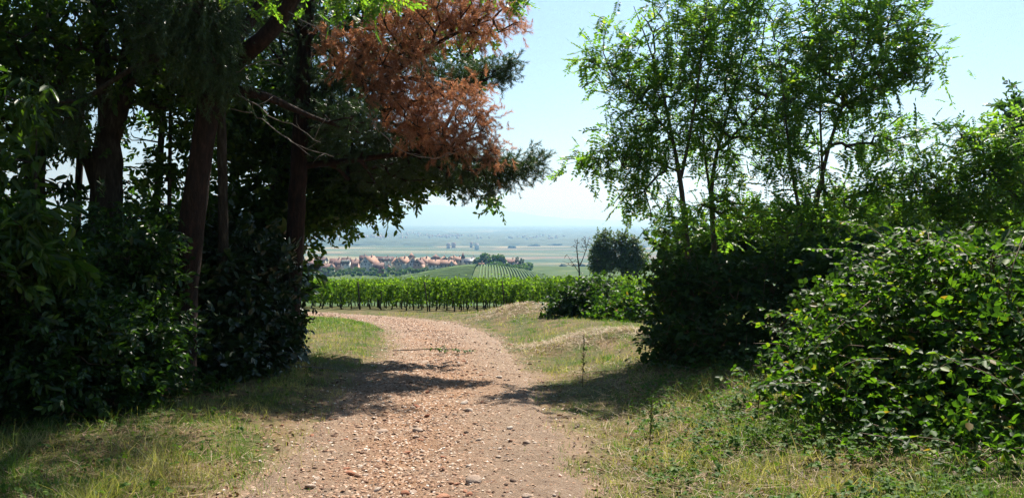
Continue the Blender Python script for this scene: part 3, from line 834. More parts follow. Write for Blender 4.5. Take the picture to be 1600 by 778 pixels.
def village():
    W, Cc, Pk, Rd = M['wall_white'], M['wall_cream'], M['wall_pink'], M['wall_red']
    ro, rd, rk, rs = M['roof_orange'], M['roof_red'], M['roof_dark'], M['roof_slate']
    house('pink house with red roof half hidden at the left end of the village', 484, 421, 15, 412, 405.5, 700, Pk, rd, 'side', .2)
    house('dark roofed house behind the pink house at the village\'s left end', 502, 414, 16, 407, 401.5, 760, Cc, rk, 'side', -.1)
    house('long dark red barn at the village\'s left end', 507, 424, 21, 417.5, 411.5, 690, Rd, rd, 'side', .05, win=False)
    house('small white gabled house right beside the long red barn', 519, 421, 6, 416, 411, 685, W, rd, 'front', .1)
    house('big brown roofed house behind the white gable by the barn', 526, 419, 20, 412, 403.5, 720, Pk, rd, 'side', .15)
    house('white house with dark roof and row of dormers', 541, 420, 13, 410.5, 402.5, 700, W, rk, 'side', 0, 4)
    house('house with wide pinkish brown roof right of the dormered house', 553, 421, 16, 413, 405, 705, Pk, rd, 'side', -.05)
    house('tall house with steep dark roof rising behind the brown roofs', 568, 412, 11, 405.5, 398.5, 770, Cc, rk, 'side', .1)
    house('large white gable-fronted house with sunlit orange roof slope', 578, 421, 20, 410, 400, 700, W, ro, 'front', -.42, depth=14)
    house('low brown roofed house at the foot of the large white gable', 592, 421, 15, 415.5, 410, 690, Rd, rd, 'side', .1)
    house('long grey walled house with dark roof in the back row', 600, 414, 30, 406.5, 400.5, 765, W, rk, 'side', .02, 3)
    house('tiny white gabled outbuilding in front of the long grey house', 606, 420.5, 7, 417, 413.5, 680, W, rd, 'front', .1)
    house('small orange roofed gable house right of the long grey house', 619, 417, 12, 410, 402.5, 715, Cc, ro, 'front', .3)
    house('white house with one bright sunlit roof slope in mid village', 630, 416, 13, 409.5, 401, 720, W, ro, 'front', -.5, depth=12)
    house('square tower house with tall pyramid roof above the village', 643, 412, 9, 402, 394.5, 790, Cc, ro, 'front', .4, depth=7, hip=True, cat='tower', win=False)
    house('pale gabled house below the pyramid roofed tower', 645, 418, 15, 410, 402, 720, W, rd, 'front', .15)
    house('brown gabled house right of the pale gable', 655, 418, 12, 411, 404, 715, Pk, rd, 'front', -.3)
    house('orange roofed house with steep bright gable near village centre', 664, 416, 14, 409.5, 401.5, 730, Cc, ro, 'front', -.5, depth=12)
    house('big brown hipped roof house rising over orange roofs', 681, 411, 15, 404.5, 396.8, 780, Pk, rd, 'front', .3, depth=12, hip=True, win=False)
    house('orange roofed house below the brown hipped roof', 678, 419.5, 17, 413, 405.5, 705, W, ro, 'side', .1)
    house('wide orange roofed house with cream walls in the front row', 698, 418.5, 20, 412.5, 406, 705, Cc, ro, 'side', -.15)
    house('pale gabled house behind the wide orange roof', 694, 411, 10, 405.5, 400.5, 770, Cc, ro, 'front', .3)
    house('narrow white house right of the wide orange roof', 708, 418, 7, 412, 407, 700, W, ro, 'front', -.2)
    house('bright roofed house left of the pointed dark spire', 707, 410, 11, 405, 400.3, 760, W, ro, 'front', -.5)
    house('long orange roofed house just before the dark spire', 716, 411, 12, 406, 401, 740, Cc, ro, 'side', .2)
    house('church tower with pointed dark spire at the village\'s right end', 723.5, 410, 5, 403.5, 393.5, 735, W, rk, 'front', .2, depth=3.2, hip=True, cat='tower', name='church_tower', win=False)
    house('white walled house with wide grey slate roof', 734, 412, 17, 408.8, 403.5, 720, W, rs, 'side', .05)
    house('small slate gable against the slate roofed house', 739.5, 411.5, 6, 408, 401.2, 735, W, rs, 'front', .2)
    house('pink roofed house among the dark trees beyond the knoll', 798, 414.5, 17, 410, 404.5, 690, Cc, rd, 'side', -.25)
    house('small pale house peeping from trees right of the pink roof', 806, 416, 6, 411.5, 407.5, 680, W, rd, 'front', -.4)
    # white vine-grower's hut and wall on top of the knoll
    house('tiny white hut on top of the vineyard knoll', 752, 413.3, 7, 411.9, 410.9, 528, W, ro, 'side', .1, depth=2.5, win=False, cat='hut', name='field_hut')
village()

# trees round the village: one mesh per kind, copied
def far_tree_mesh(kind, seed):
    A = Acc(); n = 260
    if kind == 'round':
        c = [((0, 0, .62), (.42, .42, .36), n), ((.15, .1, .45), (.4, .4, .25), 90), ((-.18, 0, .5), (.34, .36, .3), 90)]
        p, o = in_blobs(c, .5)
    else:
        z = rng.random(n) ** 1.2; a = rng.uniform(0, 6.28, n); w = (.22 if kind == 'cone' else .12)
        r = w * (1 - z) * rng.uniform(.6, 1, n) + .02
        p = np.stack([r * np.cos(a), r * np.sin(a), .06 + .94 * z], -1); o = np.stack([np.cos(a), np.sin(a), .3 + 0 * a], -1)
    s = .16 if kind == 'round' else .1
    v, f = hexleaf(1, .9, .1, .2)
    Rm = frames(nrm(o + rng.normal(0, .6, o.shape)), nrm(rng.normal(0, .6, o.shape) + o * .6 + [0, 0, .8]))
    A.inst(v, [f], Rm, p, s * rng.uniform(.7, 1.3, len(p)))
    cr = A.mesh('crown'); cr.materials.append(M['oak'] if kind == 'round' else M['needle_green'])
    A = Acc(); A.tube([[0, 0, -.15], [0, 0, .2], [0, 0, .55]], [.035, .028, .012], 6)
    tr = A.mesh('trunk'); tr.materials.append(M['dark_bark'])
    return cr, tr
FT = {k: [far_tree_mesh(k, s) for s in range(3)] for k in ('round', 'cone', 'slim')}
def far_tree(label, px, top_y, base_y, d, kind='round', wide=1.0, group=None, name='far_tree', cat='tree'):
    b = P(px, base_y, d); h = (base_y - top_y) * d / F
    root = empty(name, tuple(b), label, cat, group)
    cr, tr = FT[kind][rng.integers(0, 3)]
    for nm, me in (('crown', cr), ('trunk', tr)):
        o = link(nm, me, None, root); o.scale = (h * wide, h * wide, h); o.rotation_euler.z = rng.uniform(0, 6)
    return root
GV = 'dark trees right of the village'
far_tree('tall round topped conifer just right of the slate roof', 757, 395.5, 416, 660, 'round', .75, GV)
far_tree('narrow dark cypress right of the tall round conifer', 764.5, 398, 416, 665, 'slim', 1.1, GV)
far_tree('broad dark tree between the narrow cypress and the pink roof', 772, 399, 419, 650, 'round', .95, GV)
far_tree('tall dark tree immediately left of the pink roofed house', 780.5, 398, 420, 645, 'round', .85, GV)
far_tree('pointed conifer in front of the pink roofed house', 787, 403, 422, 640, 'cone', 1.2, GV)
far_tree('dark conifer right of the pink roofed house', 808, 402.5, 421, 640, 'cone', 1.3, GV)
far_tree('second conifer right of the pink roofed house', 815.5, 404.5, 423, 640, 'cone', 1.5, GV)
far_tree('last low tree at the right end of the dark clump', 824, 410, 426, 630, 'round', 1.2, GV)
far_tree('bushy tree at the village end left of the tall conifer', 746, 403, 416, 680, 'round', 1.0, GV)
for k in range(34):
    px = 764 + rng.random() * 62; yb = 421 + rng.random() * 9 + (px - 764) * .05
    far_tree('dark green tree in the clump on the slope below the pink roof', px, yb - rng.uniform(9, 14), yb, 640 - (yb - 420) * 8, 'round', rng.uniform(.9, 1.25), 'trees of the dark clump')
for k in range(95):
    px = 468 + 226 * (k + rng.random()) / 95; yb = 424 + rng.random() * 9
    if px > 640: yb = 423 + rng.random() * 8
    far_tree('rounded green tree in the belt below the village houses', px, yb - rng.uniform(4, 7.5), yb, 672 - (yb - 422) * 9, 'round', rng.uniform(.9, 1.4), 'trees of the belt below the village')
for k in range(40):
    px = rng.uniform(-60, 470); yb = 424 + rng.random() * 10
    if k % 5: continue
    far_tree('tree far behind the left wood, on the valley slope', px, yb - rng.uniform(7, 12), yb, 660 - (yb - 422) * 8, 'round', rng.uniform(.9, 1.4), 'trees on the valley slope')
far_tree('dark bush poking up just behind the near vine tops', 663, 431.0, 440, 330, 'round', 1.6, None, 'far_bush', 'bush')

# vineyard on the knoll: rows fan down the slope facing the camera
def knoll():
    q = P(752, 414, 505); root = empty('hillside_vineyard', (q[0], q[1], g1(q[0], q[1])), 'striped vineyard covering the small knoll before the village', 'vineyard')
    base = np.array(root.location)
    def row(x0, y0, x1, y1, mat):
        n = 14; t = np.linspace(0, 1, n); x = x0 + (x1 - x0) * t; y = y0 + (y1 - y0) * t
        z = gz(x, y); A = Acc(); V = []
        dx, dy = x1 - x0, y1 - y0; l = math.hypot(dx, dy); nx, ny = -dy / l, dx / l
        for k in range(n):
            h = 1.35 * rng.uniform(.85, 1.1)
            for s, hh in ((-.4, 0), (-.34, h * .85), (0, h), (.34, h * .85), (.4, 0)):
                V.append([x[k] + nx * s, y[k] + ny * s, z[k] + hh - .05])
        i = np.arange(n - 1)[:, None] * 5; j = np.arange(4)[None]
        A.add(V, [np.stack([i + j, i + j + 1, i + 5 + j + 1, i + 5 + j], -1).reshape(-1, 4)])
        link('vine_row', A.mesh('vine_row', base), mat, root)
    mv = solid_mat('far_vines', [(0, (.05, .1, .02)), (1, (.1, .17, .035))], .4)
    # right block: rows run down towards the camera
    for k in range(24):
        x = -20.5 + k * 1.75
        row(x, 528 - .01 * k * k, x * .98 + 1.5 + k * .3, 425, mv)
    # left block: rows lie across the slope
    for k in range(40):
        y = 425 + k * 2.75
        hw = 62 - 10 * ((y - 480) / 60) ** 2
        row(-23.5, y, -23.5 - hw, y + 16, mv)
knoll()
# ------------------------------------------------------------------ vineyard below the path
def vineyard():
    L = 22.0
    def foliage(seed, L, dens):
        A = Acc(); n = int(dens * L)
        u = rng.random(n) * L
        top = 1.95 + .15 * np.sin(u * 1.7 + seed) + .1 * np.sin(u * 4.1 + seed * 3) + .14 * rng.normal(0, 1, n) * (rng.random(n) < .25)
        # leaves hang in a curtain round the wires, thicker on the skin
        hgt = .38 + (top - .38) * rng.random(n) ** .8
        wid = .30 + .13 * np.sin(u * 2.9 + seed * 2) + .1 * (hgt > 1.7)
        side = np.where(rng.random(n) < .7, np.sign(rng.normal(0, 1, n)) * rng.uniform(.75, 1.1, n), rng.uniform(-1, 1, n))
        keep = vnoise(u * 1.3 + seed * 9, hgt * 1.6, seed) > .25
        low = (hgt < .75) & (vnoise(u * 1.1, u * 0 + 3, seed) < .55)
        keep &= ~low
        p = np.stack([side * wid + rng.normal(0, .04, n), u - .1, hgt - .085 * u], -1)[keep]
        o = np.stack([side, rng.normal(0, .5, n), rng.normal(.1, .4, n)], -1)[keep]
        v, f = hexleaf(1, 1.0, .1, .25)
        Rm = frames(nrm(rng.normal(0, 1, p.shape) + [0, 0, -.5]), nrm(o + np.array([0, -.3, .5]) + rng.normal(0, .45, p.shape)))
        A.inst(v, [f], Rm, p, rng.uniform(.09, .16, len(p)))
        # loose shoots above and at the sides
        for k in range(int(L * 3.5)):
            y0 = rng.random() * L; a = rng.uniform(0, 6.28); r = rng.uniform(.2, .5)
            b = np.array([rng.normal(0, .2), y0, 1.88 - .085 * y0 - (rng.random() < .3) * rng.uniform(.2, 1.2)])
            e = b + np.array([math.cos(a) * r, math.sin(a) * r * .6, rng.uniform(-.1, .5)])
            q = b + (e - b) * np.linspace(.1, 1, 6)[:, None]
            A.inst(v, [f], frames(nrm(rng.normal(0, 1, q.shape)), nrm(rng.normal(0, .5, q.shape) + [0, 0, 1])), q, rng.uniform(.05, .11, 6))
        me = A.mesh('foliage'); me.materials.append(M['vine']); return me
    fols = [foliage(k, L, 560) for k in range(5)]
    tr = []
    for k in range(4):
        A = Acc(); x = rng.normal(0, .05, 5); y = rng.normal(0, .06, 5)
        A.tube(np.stack([x, y, [-.1, .25, .5, .8, 1.2]], -1), [.05, .045, .035, .03, .02], 6, .2)
        m = A.mesh('vine_trunk', smooth_shade=True); m.materials.append(M['dark_bark']); tr.append(m)
    A = Acc(); A.box((0, 0, .95), (.028, .028, .95)); post = A.mesh('post'); post.materials.append(M['dark_bark'])
    A = Acc()
    for h in (.75, 1.2, 1.65): A.tube([[0, 0, h], [0, L * .5, h - .085 * L * .5], [0, L, h - .085 * L]], .006, 4)
    wire = A.mesh('wires'); wire.materials.append(M['grey_bark'])
    names = []
    n = 21
    xs = -21.5 + 1.62 * np.arange(n)
    words = ['first', 'second', 'third', 'fourth', 'fifth', 'sixth', 'seventh', 'eighth', 'ninth', 'tenth', 'eleventh', 'twelfth', 'thirteenth', 'fourteenth', 'fifteenth', 'sixteenth', 'seventeenth', 'eighteenth', 'nineteenth', 'twentieth', 'twenty-first']
    vis = 0
    for k, x in enumerate(xs):
        y = 46.2 - (x + 2.2) * .60 + rng.normal(0, .25)
        y = max(y, 38.0)
        if x < -16.5: lab = 'vine row hidden behind the wood, ' + words[k] + ' from the far end'
        elif x < -1.0: lab = 'leafy vine row ending at the path, ' + words[vis] + ' from the dark wood'; vis += 1
        else: lab = 'vine row behind the bramble mound, ' + words[int((x + 1.0) / 1.62)] + ' right of the dry mound'
        root = empty('vine_row', (x, y, g1(x, y)), lab, 'vine row', 'rows of vines below the path')
        root.rotation_euler.z = -.38 + rng.normal(0, .006)
        link('foliage', fols[k % 5], None, root)
        link('wires', wire, None, root)
        for j in range(9):
            yy = .25 + j * 1.15 + rng.normal(0, .08)
            o = link('vine_trunk', tr[(j + k) % 4], None, root, (rng.normal(0, .05), yy, -.083 * yy)); o.rotation_euler = (rng.normal(0, .08), rng.normal(0, .08), rng.uniform(0, 6))
        for yy in ((0.0, 5.2, 10.4) if k % 3 == 1 else (5.0, 10.4)):
            o = link('post', post, None, root, (.05, yy, -.084 * yy)); o.rotation_euler = (rng.normal(.0, .03) + (.12 if yy == 0 else 0), rng.normal(0, .03), 0)
vineyard()

# ------------------------------------------------------------------ trees beyond the vines
def mid_trees():
    d = 88.0
    def base(px): q = P(px, 440, d); return np.array([q[0], q[1], g1(q[0], q[1])])
    for lab, px, top, bl in (
        ('left one of three rounded green trees beyond the vines', 944, 361, [(944, 380, 15, 20), (935, 400, 13, 22), (950, 408, 14, 20), (930, 420, 9, 10)]),
        ('middle one of three rounded green trees beyond the vines', 972, 362, [(973, 378, 11, 17), (968, 398, 14, 18), (978, 414, 14, 14)]),
        ('right one of three rounded green trees beyond the vines', 994, 372, [(992, 386, 9, 14), (998, 402, 13, 15), (988, 418, 14, 13), (1006, 412, 6, 9)])):
        b = base(px)
        tree('field_tree', lab, [([b, P(px, 420, d), P(px - 1, 395, d), P(px, top + 8, d)], [.22, .16, .1, .03])],
             [(P(x, y, d), (rx * d / F, rx * d / F, ry * d / F), int(rx * ry * .6)) for x, y, rx, ry in bl], 'poplar', M['poplar'], M['grey_bark'],
             'group of three trees beyond the vines', spray=2, size=.42, r0=.02, rmax=.12, spread=.25, shell=.25, seg=.6)
    b = base(905)
    d2 = 84.0
    stems = [(wp3([(906, 446, d2), (905, 418, d2), (902, 400, d2), (901, 385, d2), (903, 372, d2)]), [.11, .09, .06, .04, .015]),
             (wp3([(906, 415, d2), (912, 402, d2), (917, 385, d2), (921, 370, d2)]), [.06, .045, .03, .012]),
             (wp3([(904, 425, d2), (896, 412, d2), (890, 405, d2), (886, 398, d2)]), [.04, .03, .02, .01])]
    def bare(stem_list):
        root = empty('dead_tree', tuple(stem_list[0][0][0]), 'bare dead tree with thin grey twigs beside the three rounded trees', 'tree')
        bs = stem_list[0][0][0]
        ss = [resample(p, r, .3) for p, r in stem_list]
        for p, r in ss:
            A = Acc(); A.tube(p, r, 6, .1); link('trunk', A.mesh('trunk', bs, True), M['dark_bark'], root)
        tips, _ = in_blobs([(P(903, 384, d2), (.9, .8, 1.0), 40), (P(916, 380, d2), (.7, .7, 1.0), 35), (P(890, 408, d2), (.9, .6, .8), 25)])
        Pn, par, sn, tp = grow([s[0] for s in ss], tips, .3, .2, .03, .12)
        A = Acc(); branch_mesh(A, Pn, par, sn, tp, .014, .04, .4, 4); link('branches', A.mesh('branches', bs), M['dark_bark'], root)
    bare(stems)
mid_trees()
# ------------------------------------------------------------------ the wood on the left
def B(lst, k=1.0, dk=1.0):
    """(px, py, d, rx, ry, rd, n) -> ellipsoids"""
    return [blob(a, b, c, e, f, g * dk, max(2, int(h * k))) for a, b, c, e, f, g, h in lst]

def left_wood():
    # --- big red-barked pine close to the path
    d = 11.0
    stems = [([foot(281, 560, d)] + wp3([(284, 520, d), (291, 430, d), (311, 260, d), (328, 160, d), (340, 100, d), (346, 0, d), (338, -160, d), (330, -330, d)]), [.2, .19, .18, .165, .155, .14, .12, .1, .05]),
             (wp3([(336, 118, d), (372, 92, d), (410, 68, 10.8), (440, 34, 10.6), (462, -8, 10.5), (500, -110, 10.5), (560, -200, 10.4)]), [.13, .125, .12, .11, .105, .08, .04]),
             (wp3([(342, 88, d), (368, 66, 11.2), (395, 40, 11.4), (415, -10, 11.6), (450, -110, 12)]), [.1, .085, .08, .075, .04]),
             (wp3([(334, 146, d), (362, 138, d), (388, 132, 10.9), (408, 138, 10.9), (432, 158, 11.1), (480, 184, 11.5), (540, 200, 12)]), [.1, .085, .08, .07, .055, .035, .02])]
    root, base, pts = tree('pine_tree', 'large red-barked pine with forked limbs nearest the path', stems,
         B([(330, -190, 11, 150, 90, 2.2, 70), (560, -170, 10.4, 130, 60, 1.6, 90), (460, -110, 12, 110, 60, 1.6, 70), (200, -170, 11, 120, 60, 1.6, 20), (545, 190, 12.2, 50, 25, .7, 26), (420, -30, 12.5, 60, 40, 1, 40), (610, -120, 12.8, 90, 45, 1.4, 45), (510, -130, 13, 80, 50, 1.4, 45)]),
         'needle', M['needle_green'], M['pine_bark'], spray=9, size=.17, sides=14, r0=.008, upj=1.0)
    for q, r in (([(372, 150, 10.9), (392, 156, 10.7), (420, 182, 10.5), (446, 193, 10.4), (470, 200, 10.4), (500, 225, 10.3)], .011),
                 ([(360, 170, 10.9), (400, 176, 10.6), (432, 205, 10.4), (470, 232, 10.3), (520, 245, 10.2)], .009),
                 ([(345, 130, 10.8), (385, 104, 10.4), (420, 92, 10.2), (440, 104, 10.1)], .009),
                 ([(455, 20, 10.3), (490, 42, 10.1), (530, 66, 10.0), (560, 78, 9.9)], .009),
                 ([(560, 160, 12), (600, 215, 12.2), (640, 245, 12.5), (690, 248, 12.6)], .012)):
        A = Acc(); p, rad = resample(wp3(q), np.linspace(r, r * .35, len(q)), .12); p = p + rng.normal(0, .012, p.shape)
        A.tube(p, rad, 5); 
        for k in range(5):
            i = rng.integers(2, len(p)); e = p[i] + rng.normal(0, .16, 3); A.tube([p[i], (p[i] + e) / 2 + rng.normal(0, .02, 3), e], [r * .4, r * .3, r * .15], 4)
        link('dead_branch', A.mesh('dead_branch', base, True), M['dead_wood'], root)

    # --- second pine: half its crown has died and turned rust brown
    d = 15.0
    stems = [([foot(449, 560, d)] + wp3([(452, 520, d), (457, 430, d), (468, 240, d), (474, 120, d), (482, 0, d), (490, -160, d), (495, -300, d)]), [.2, .19, .18, .16, .14, .12, .08, .04]),
             (wp3([(470, 215, d), (540, 165, 14.6), (620, 110, 14.3), (700, 55, 14.3), (770, 30, 14.4)]), [.07, .055, .045, .03, .012]),
             (wp3([(472, 170, d), (560, 175, 15.3), (650, 165, 15.6), (730, 135, 15.8), (790, 112, 16)]), [.065, .05, .04, .028, .01]),
             (wp3([(466, 260, d), (560, 250, 15), (660, 235, 15), (740, 250, 15.2), (825, 258, 15.3)]), [.065, .055, .045, .03, .01])]
    green = [(775, 116, 16, 34, 12, .35, 30), (800, 100, 16, 9, 9, .2, 7), (700, 128, 16, 45, 22, .7, 50), (735, 118, 16, 30, 14, .5, 24), (800, 262, 15.3, 46, 22, .5, 60), (838, 248, 15.3, 9, 9, .2, 7), (740, 280, 15.4, 55, 24, .7, 60), (690, 245, 15.6, 70, 28, .9, 60),
             (640, 225, 16, 60, 38, 1.2, 70), (560, 220, 15.6, 70, 50, 1.4, 110), (500, 160, 15.6, 60, 60, 1.3, 100), (570, 150, 15.4, 70, 50, 1.0, 80), (480, 60, 15.6, 70, 60, 1.2, 80), (640, 100, 15.8, 60, 40, 1.0, 50),
             (490, -140, 15, 150, 90, 2.2, 90), (660, -90, 15, 110, 50, 1.4, 50), (600, 275, 16, 70, 25, 1.0, 50)]
    root, base, pts = tree('pine_tree', 'pine with rust brown dying boughs reaching over the path', stems, B(green, .8), 'needle', M['needle_green'], M['pine_bark'],
         spray=9, spread=.12, size=.19, sides=12, r0=.008, upj=1.0)
    brown = [(750, 28, 14.4, 62, 36, .8, 150), (690, 20, 14.4, 70, 44, .9, 150), (620, 45, 14.0, 60, 48, .8, 110), (560, 85, 13.8, 52, 38, .7, 75), (530, 70, 13.8, 30, 30, .5, 30), (610, 110, 14.0, 55, 38, .7, 80), (650, 150, 14.2, 55, 26, .6, 75), (600, 160, 14.0, 30, 18, .5, 30),
             (690, 185, 14.4, 60, 32, .7, 100), (730, 160, 14.8, 32, 30, .5, 55), (735, 220, 14.8, 42, 38, .6, 85), (640, 190, 14.2, 42, 28, .6, 60), (775, 238, 14.8, 20, 16, .3, 20), (758, 180, 14.8, 14, 14, .3, 10), (800, 42, 14.4, 16, 12, .3, 10), (690, 225, 14.6, 40, 16, .5, 30)]
    crown_on(root, base, pts[1:], B(brown, .5), 'needle', M['needle_brown'], M['dark_bark'], spray=6, size=.19, droop=.7, spread=.14, along=.3, name='dead_needles', upj=1.0, r0=.006, wood='dead_branches')

    # --- dark spruce whose twigs hang like curtains
    d = 12.6
    stems = [([foot(352, 560, d)] + wp3([(350, 430, d), (347, 250, d), (345, 100, d), (343, -60, d), (342, -320, d)]), [.1, .09, .075, .065, .05, .015]),
             (wp3([(345, 20, d), (325, -10, 11.2), (305, 5, 10.0)]), [.03, .022, .01]), (wp3([(345, 60, d), (330, 40, 11.4), (322, 60, 10.4)]), [.03, .02, .01])]
    tree('spruce_tree', 'slim dark spruce with drooping twigs behind the large pine', stems,
         B([(318, 60, 10.3, 38, 70, .5, 110), (300, 10, 10.1, 50, 45, .6, 80), (345, 110, 10.6, 22, 45, .4, 50), (250, 40, 10.8, 60, 60, .7, 60), (345, -120, 12.4, 90, 120, 1.2, 150), (90, 180, 10.6, 50, 50, .5, 40), (380, 40, 12.5, 40, 50, .8, 40)]),
         'needle_droop', M['needle_green'], M['dark_bark'], spray=5, size=.3, droop=1.5, out=.2, upj=1.0, r0=.006)

    # --- broadleaf trees of the wood
    d = 12.5
    stems = [([foot(172, 560, d)] + wp3([(170, 520, d), (166, 400, d), (166, 250, d), (170, 190, d), (160, 90, d), (150, -80, d), (140, -280, d)]), [.3, .28, .25, .23, .14, .12, .1, .04]),
             (wp3([(172, 215, d), (192, 150, d), (206, 70, d), (222, -60, d), (240, -250, d)]), [.17, .15, .13, .1, .03]),
             (wp3([(150, 290, d), (115, 190, d), (95, 110, d), (70, -40, d)]), [.09, .075, .06, .03])]
    tree('oak_tree', 'thick many-stemmed dark oak deep in the wood', stems,
         B([(110, 60, 12.5, 120, 70, 1.8, 80), (250, 50, 12.3, 110, 80, 1.8, 80), (40, 130, 12.3, 70, 70, 1.4, 40), (150, -120, 12.5, 260, 90, 3, 190), (270, 130, 13.0, 60, 40, 1.2, 45), (180, 370, 12.0, 60, 36, .8, 26), (100, 230, 12.4, 50, 20, .6, 8)]),
         'oak', M['oak'], M['dark_bark'], spray=5, size=.3, sides=14, r0=.008, spread=.25)
    d = 14.0
    tree('oak_tree', 'straight dark oak trunk nearest the photo\'s left edge', [([foot(42, 560, d)] + wp3([(44, 500, d), (50, 380, d), (56, 230, d), (62, 120, d), (66, -60, d), (70, -260, d)]), [.2, .19, .175, .165, .15, .11, .04])],
         B([(0, 60, 14, 120, 90, 1.8, 70), (60, -120, 14, 200, 90, 2.6, 120), (-110, 100, 13, 110, 150, 2, 80), (30, 190, 14.5, 60, 30, .8, 22), (-60, 300, 13, 70, 70, 1, 50), (20, 320, 14.5, 40, 30, .7, 16)]),
         'oak', M['oak'], M['dark_bark'], spray=5, size=.3, r0=.008, spread=.25)
    d = 18.0
    stems = [([foot(404, 560, d)] + wp3([(408, 500, d), (418, 420, d), (434, 310, d), (448, 220, d), (462, 120, d), (470, 0, d), (474, -140, d)]), [.25, .24, .22, .2, .18, .15, .1, .04]),
             (wp3([(436, 320, d), (490, 312, 17.8), (560, 296, 17.6), (640, 276, 17.6), (730, 278, 17.6), (775, 304, 17.6)]), [.08, .065, .05, .035, .02, .008]),
             (wp3([(440, 300, d), (490, 285, 17.8), (530, 275, 17.5)]), [.06, .045, .02])]
    tree('oak_tree', 'oak with leafy boughs hanging low before the distant plain', stems,
         B([(515, 318, 17.5, 40, 26, .9, 60), (480, 345, 17.2, 18, 26, .6, 20), (565, 298, 17.5, 50, 24, .9, 70), (625, 282, 17.6, 50, 18, .9, 60), (690, 268, 17.6, 50, 12, .8, 40), (742, 284, 17.6, 26, 7, .4, 8), (774, 312, 17.6, 9, 8, .2, 4), (540, 265, 17.8, 70, 36, 1.2, 80),
            (640, 258, 17.8, 80, 20, 1.0, 60), (480, 230, 18, 60, 60, 1.5, 80), (420, 180, 18, 80, 80, 1.6, 100), (480, 60, 18.5, 120, 90, 2.2, 150), (640, 30, 18.5, 100, 70, 2, 70), (560, -110, 18.5, 180, 80, 2.6, 110), (735, 90, 18, 40, 50, 1, 20), (552, 338, 17.4, 14, 8, .3, 6), (600, 325, 17.4, 16, 8, .3, 6), (470, 310, 18.3, 40, 50, .8, 34)]),
         'oak', M['oak'], M['dark_bark'], spray=5, size=.32, r0=.009, spread=.2, upj=.6)
    d = 17.0
    tree('young_oak', 'young leafy tree filling the gap between the pine trunks', [([foot(372, 560, d)] + wp3([(370, 450, d), (362, 330, d), (366, 220, d), (372, 120, d)]), [.09, .08, .07, .05, .02])],
         B([(370, 330, 17, 50, 50, 1.0, 60), (395, 400, 17, 45, 40, 1.0, 60), (350, 420, 17, 45, 50, 1.0, 60), (385, 240, 17, 50, 45, 1.0, 45), (360, 160, 17, 50, 50, 1.0, 45), (275, 340, 17, 40, 26, 1, 20), (260, 425, 17, 60, 30, 1, 45), (420, 350, 17, 24, 50, .8, 34), (425, 430, 17, 22, 50, .7, 34)]),
         'oak', M['oak'], M['dark_bark'], spray=4, size=.38, r0=.007, spread=.24)
    d = 13.4
    tree('sapling', 'thin straight sapling between the dark oak and the large pine', [([foot(262, 560, d)] + wp3([(263, 420, d), (265, 300, d), (266, 180, d), (268, 60, d)]), [.045, .04, .035, .03, .012])],
         B([(255, 270, 13.4, 42, 26, .6, 16), (290, 210, 13.4, 36, 30, .6, 16), (262, 130, 13.4, 50, 40, .7, 26), (240, 350, 13.4, 30, 26, .6, 14)]), 'oak', M['oak'], M['dark_bark'], spray=3, size=.34, r0=.006)
    d = 12.0
    tree('sapling', 'thin bare-stemmed sapling just right of the leftmost trunk', [([foot(72, 560, d)] + wp3([(72, 430, d), (70, 330, d), (66, 240, d), (68, 150, d)]), [.035, .03, .026, .022, .01])],
         B([(95, 300, 12, 34, 20, .4, 8), (60, 210, 12, 40, 30, .5, 12), (30, 250, 12, 30, 20, .4, 8)]), 'chestnut', M['chestnut'], M['dark_bark'], spray=2, size=.3, droop=.3, r0=.006)
    for lab, q, r, bl in (('slim dark trunk between the leftmost trunk and the thick oak', [(118, 430, 15), (122, 300, 15), (128, 180, 15), (126, 60, 15)], [.08, .075, .07, .06, .03], [(130, 90, 15, 60, 50, .8, 24), (110, 200, 15, 36, 24, .6, 8)]),
                          ('slim leaning trunk just left of the large pine', [(236, 430, 16), (246, 300, 16), (254, 180, 16), (268, 40, 16)], [.085, .08, .07, .06, .03], [(270, 80, 16, 60, 50, .8, 24), (230, 210, 16, 30, 24, .6, 8)])):
        tree('sapling', lab, [([foot(q[0][0], 560, q[0][2])] + wp3(q), r)], B(bl), 'oak', M['oak'], M['dark_bark'], spray=3, size=.32, r0=.007)
    # more of the wood beyond the frame's left edge, it shades the undergrowth
    for k, (x, y, lab) in enumerate(((-11.5, 12, 'oak'), (-19, 19, 'oak'))):
        b = np.array([x, y, g1(x, y) - .05])
        tree('oak_tree', ('dense oak standing outside the wood\'s left side', 'tall oak behind the leftmost trunk', 'broad oak behind the thin saplings')[k],
             [([b, b + [0.1, 0, 2.5], b + [-.1, .2, 5], b + [0, 0, 9]], [.25, .22, .17, .05])],
             [(b + [0, 0, 6.5], (2.8, 2.6, 2.4), 210), (b + [.8, -.5, 4.2], (2.0, 1.8, 1.2), 70)], 'oak', M['oak'], M['dark_bark'], spray=3, size=.5, r0=.009, spread=.3)
left_wood()

# ------------------------------------------------------------------ undergrowth on the left
def bush(name, label, bl, kind, mat, wood, root_xy, nst=6, group=None, cat='bush', crown='foliage', **kw):
    b = np.array([root_xy[0], root_xy[1], g1(*root_xy) - .03])
    c = np.mean([q[0] for q in bl], axis=0)
    stems = []
    for k in range(nst):
        e = bl[k % len(bl)][0] + rng.normal(0, .1, 3); s = b + np.array([rng.normal(0, .2), rng.normal(0, .2), 0])
        m = (s + e) / 2 + np.array([rng.normal(0, .12), rng.normal(0, .12), .15])
        stems.append(([s, m, e], [.022, .016, .006]))
    return tree(name, label, stems, bl, kind, mat, wood, group, cat, trunk_name='stem', **kw)

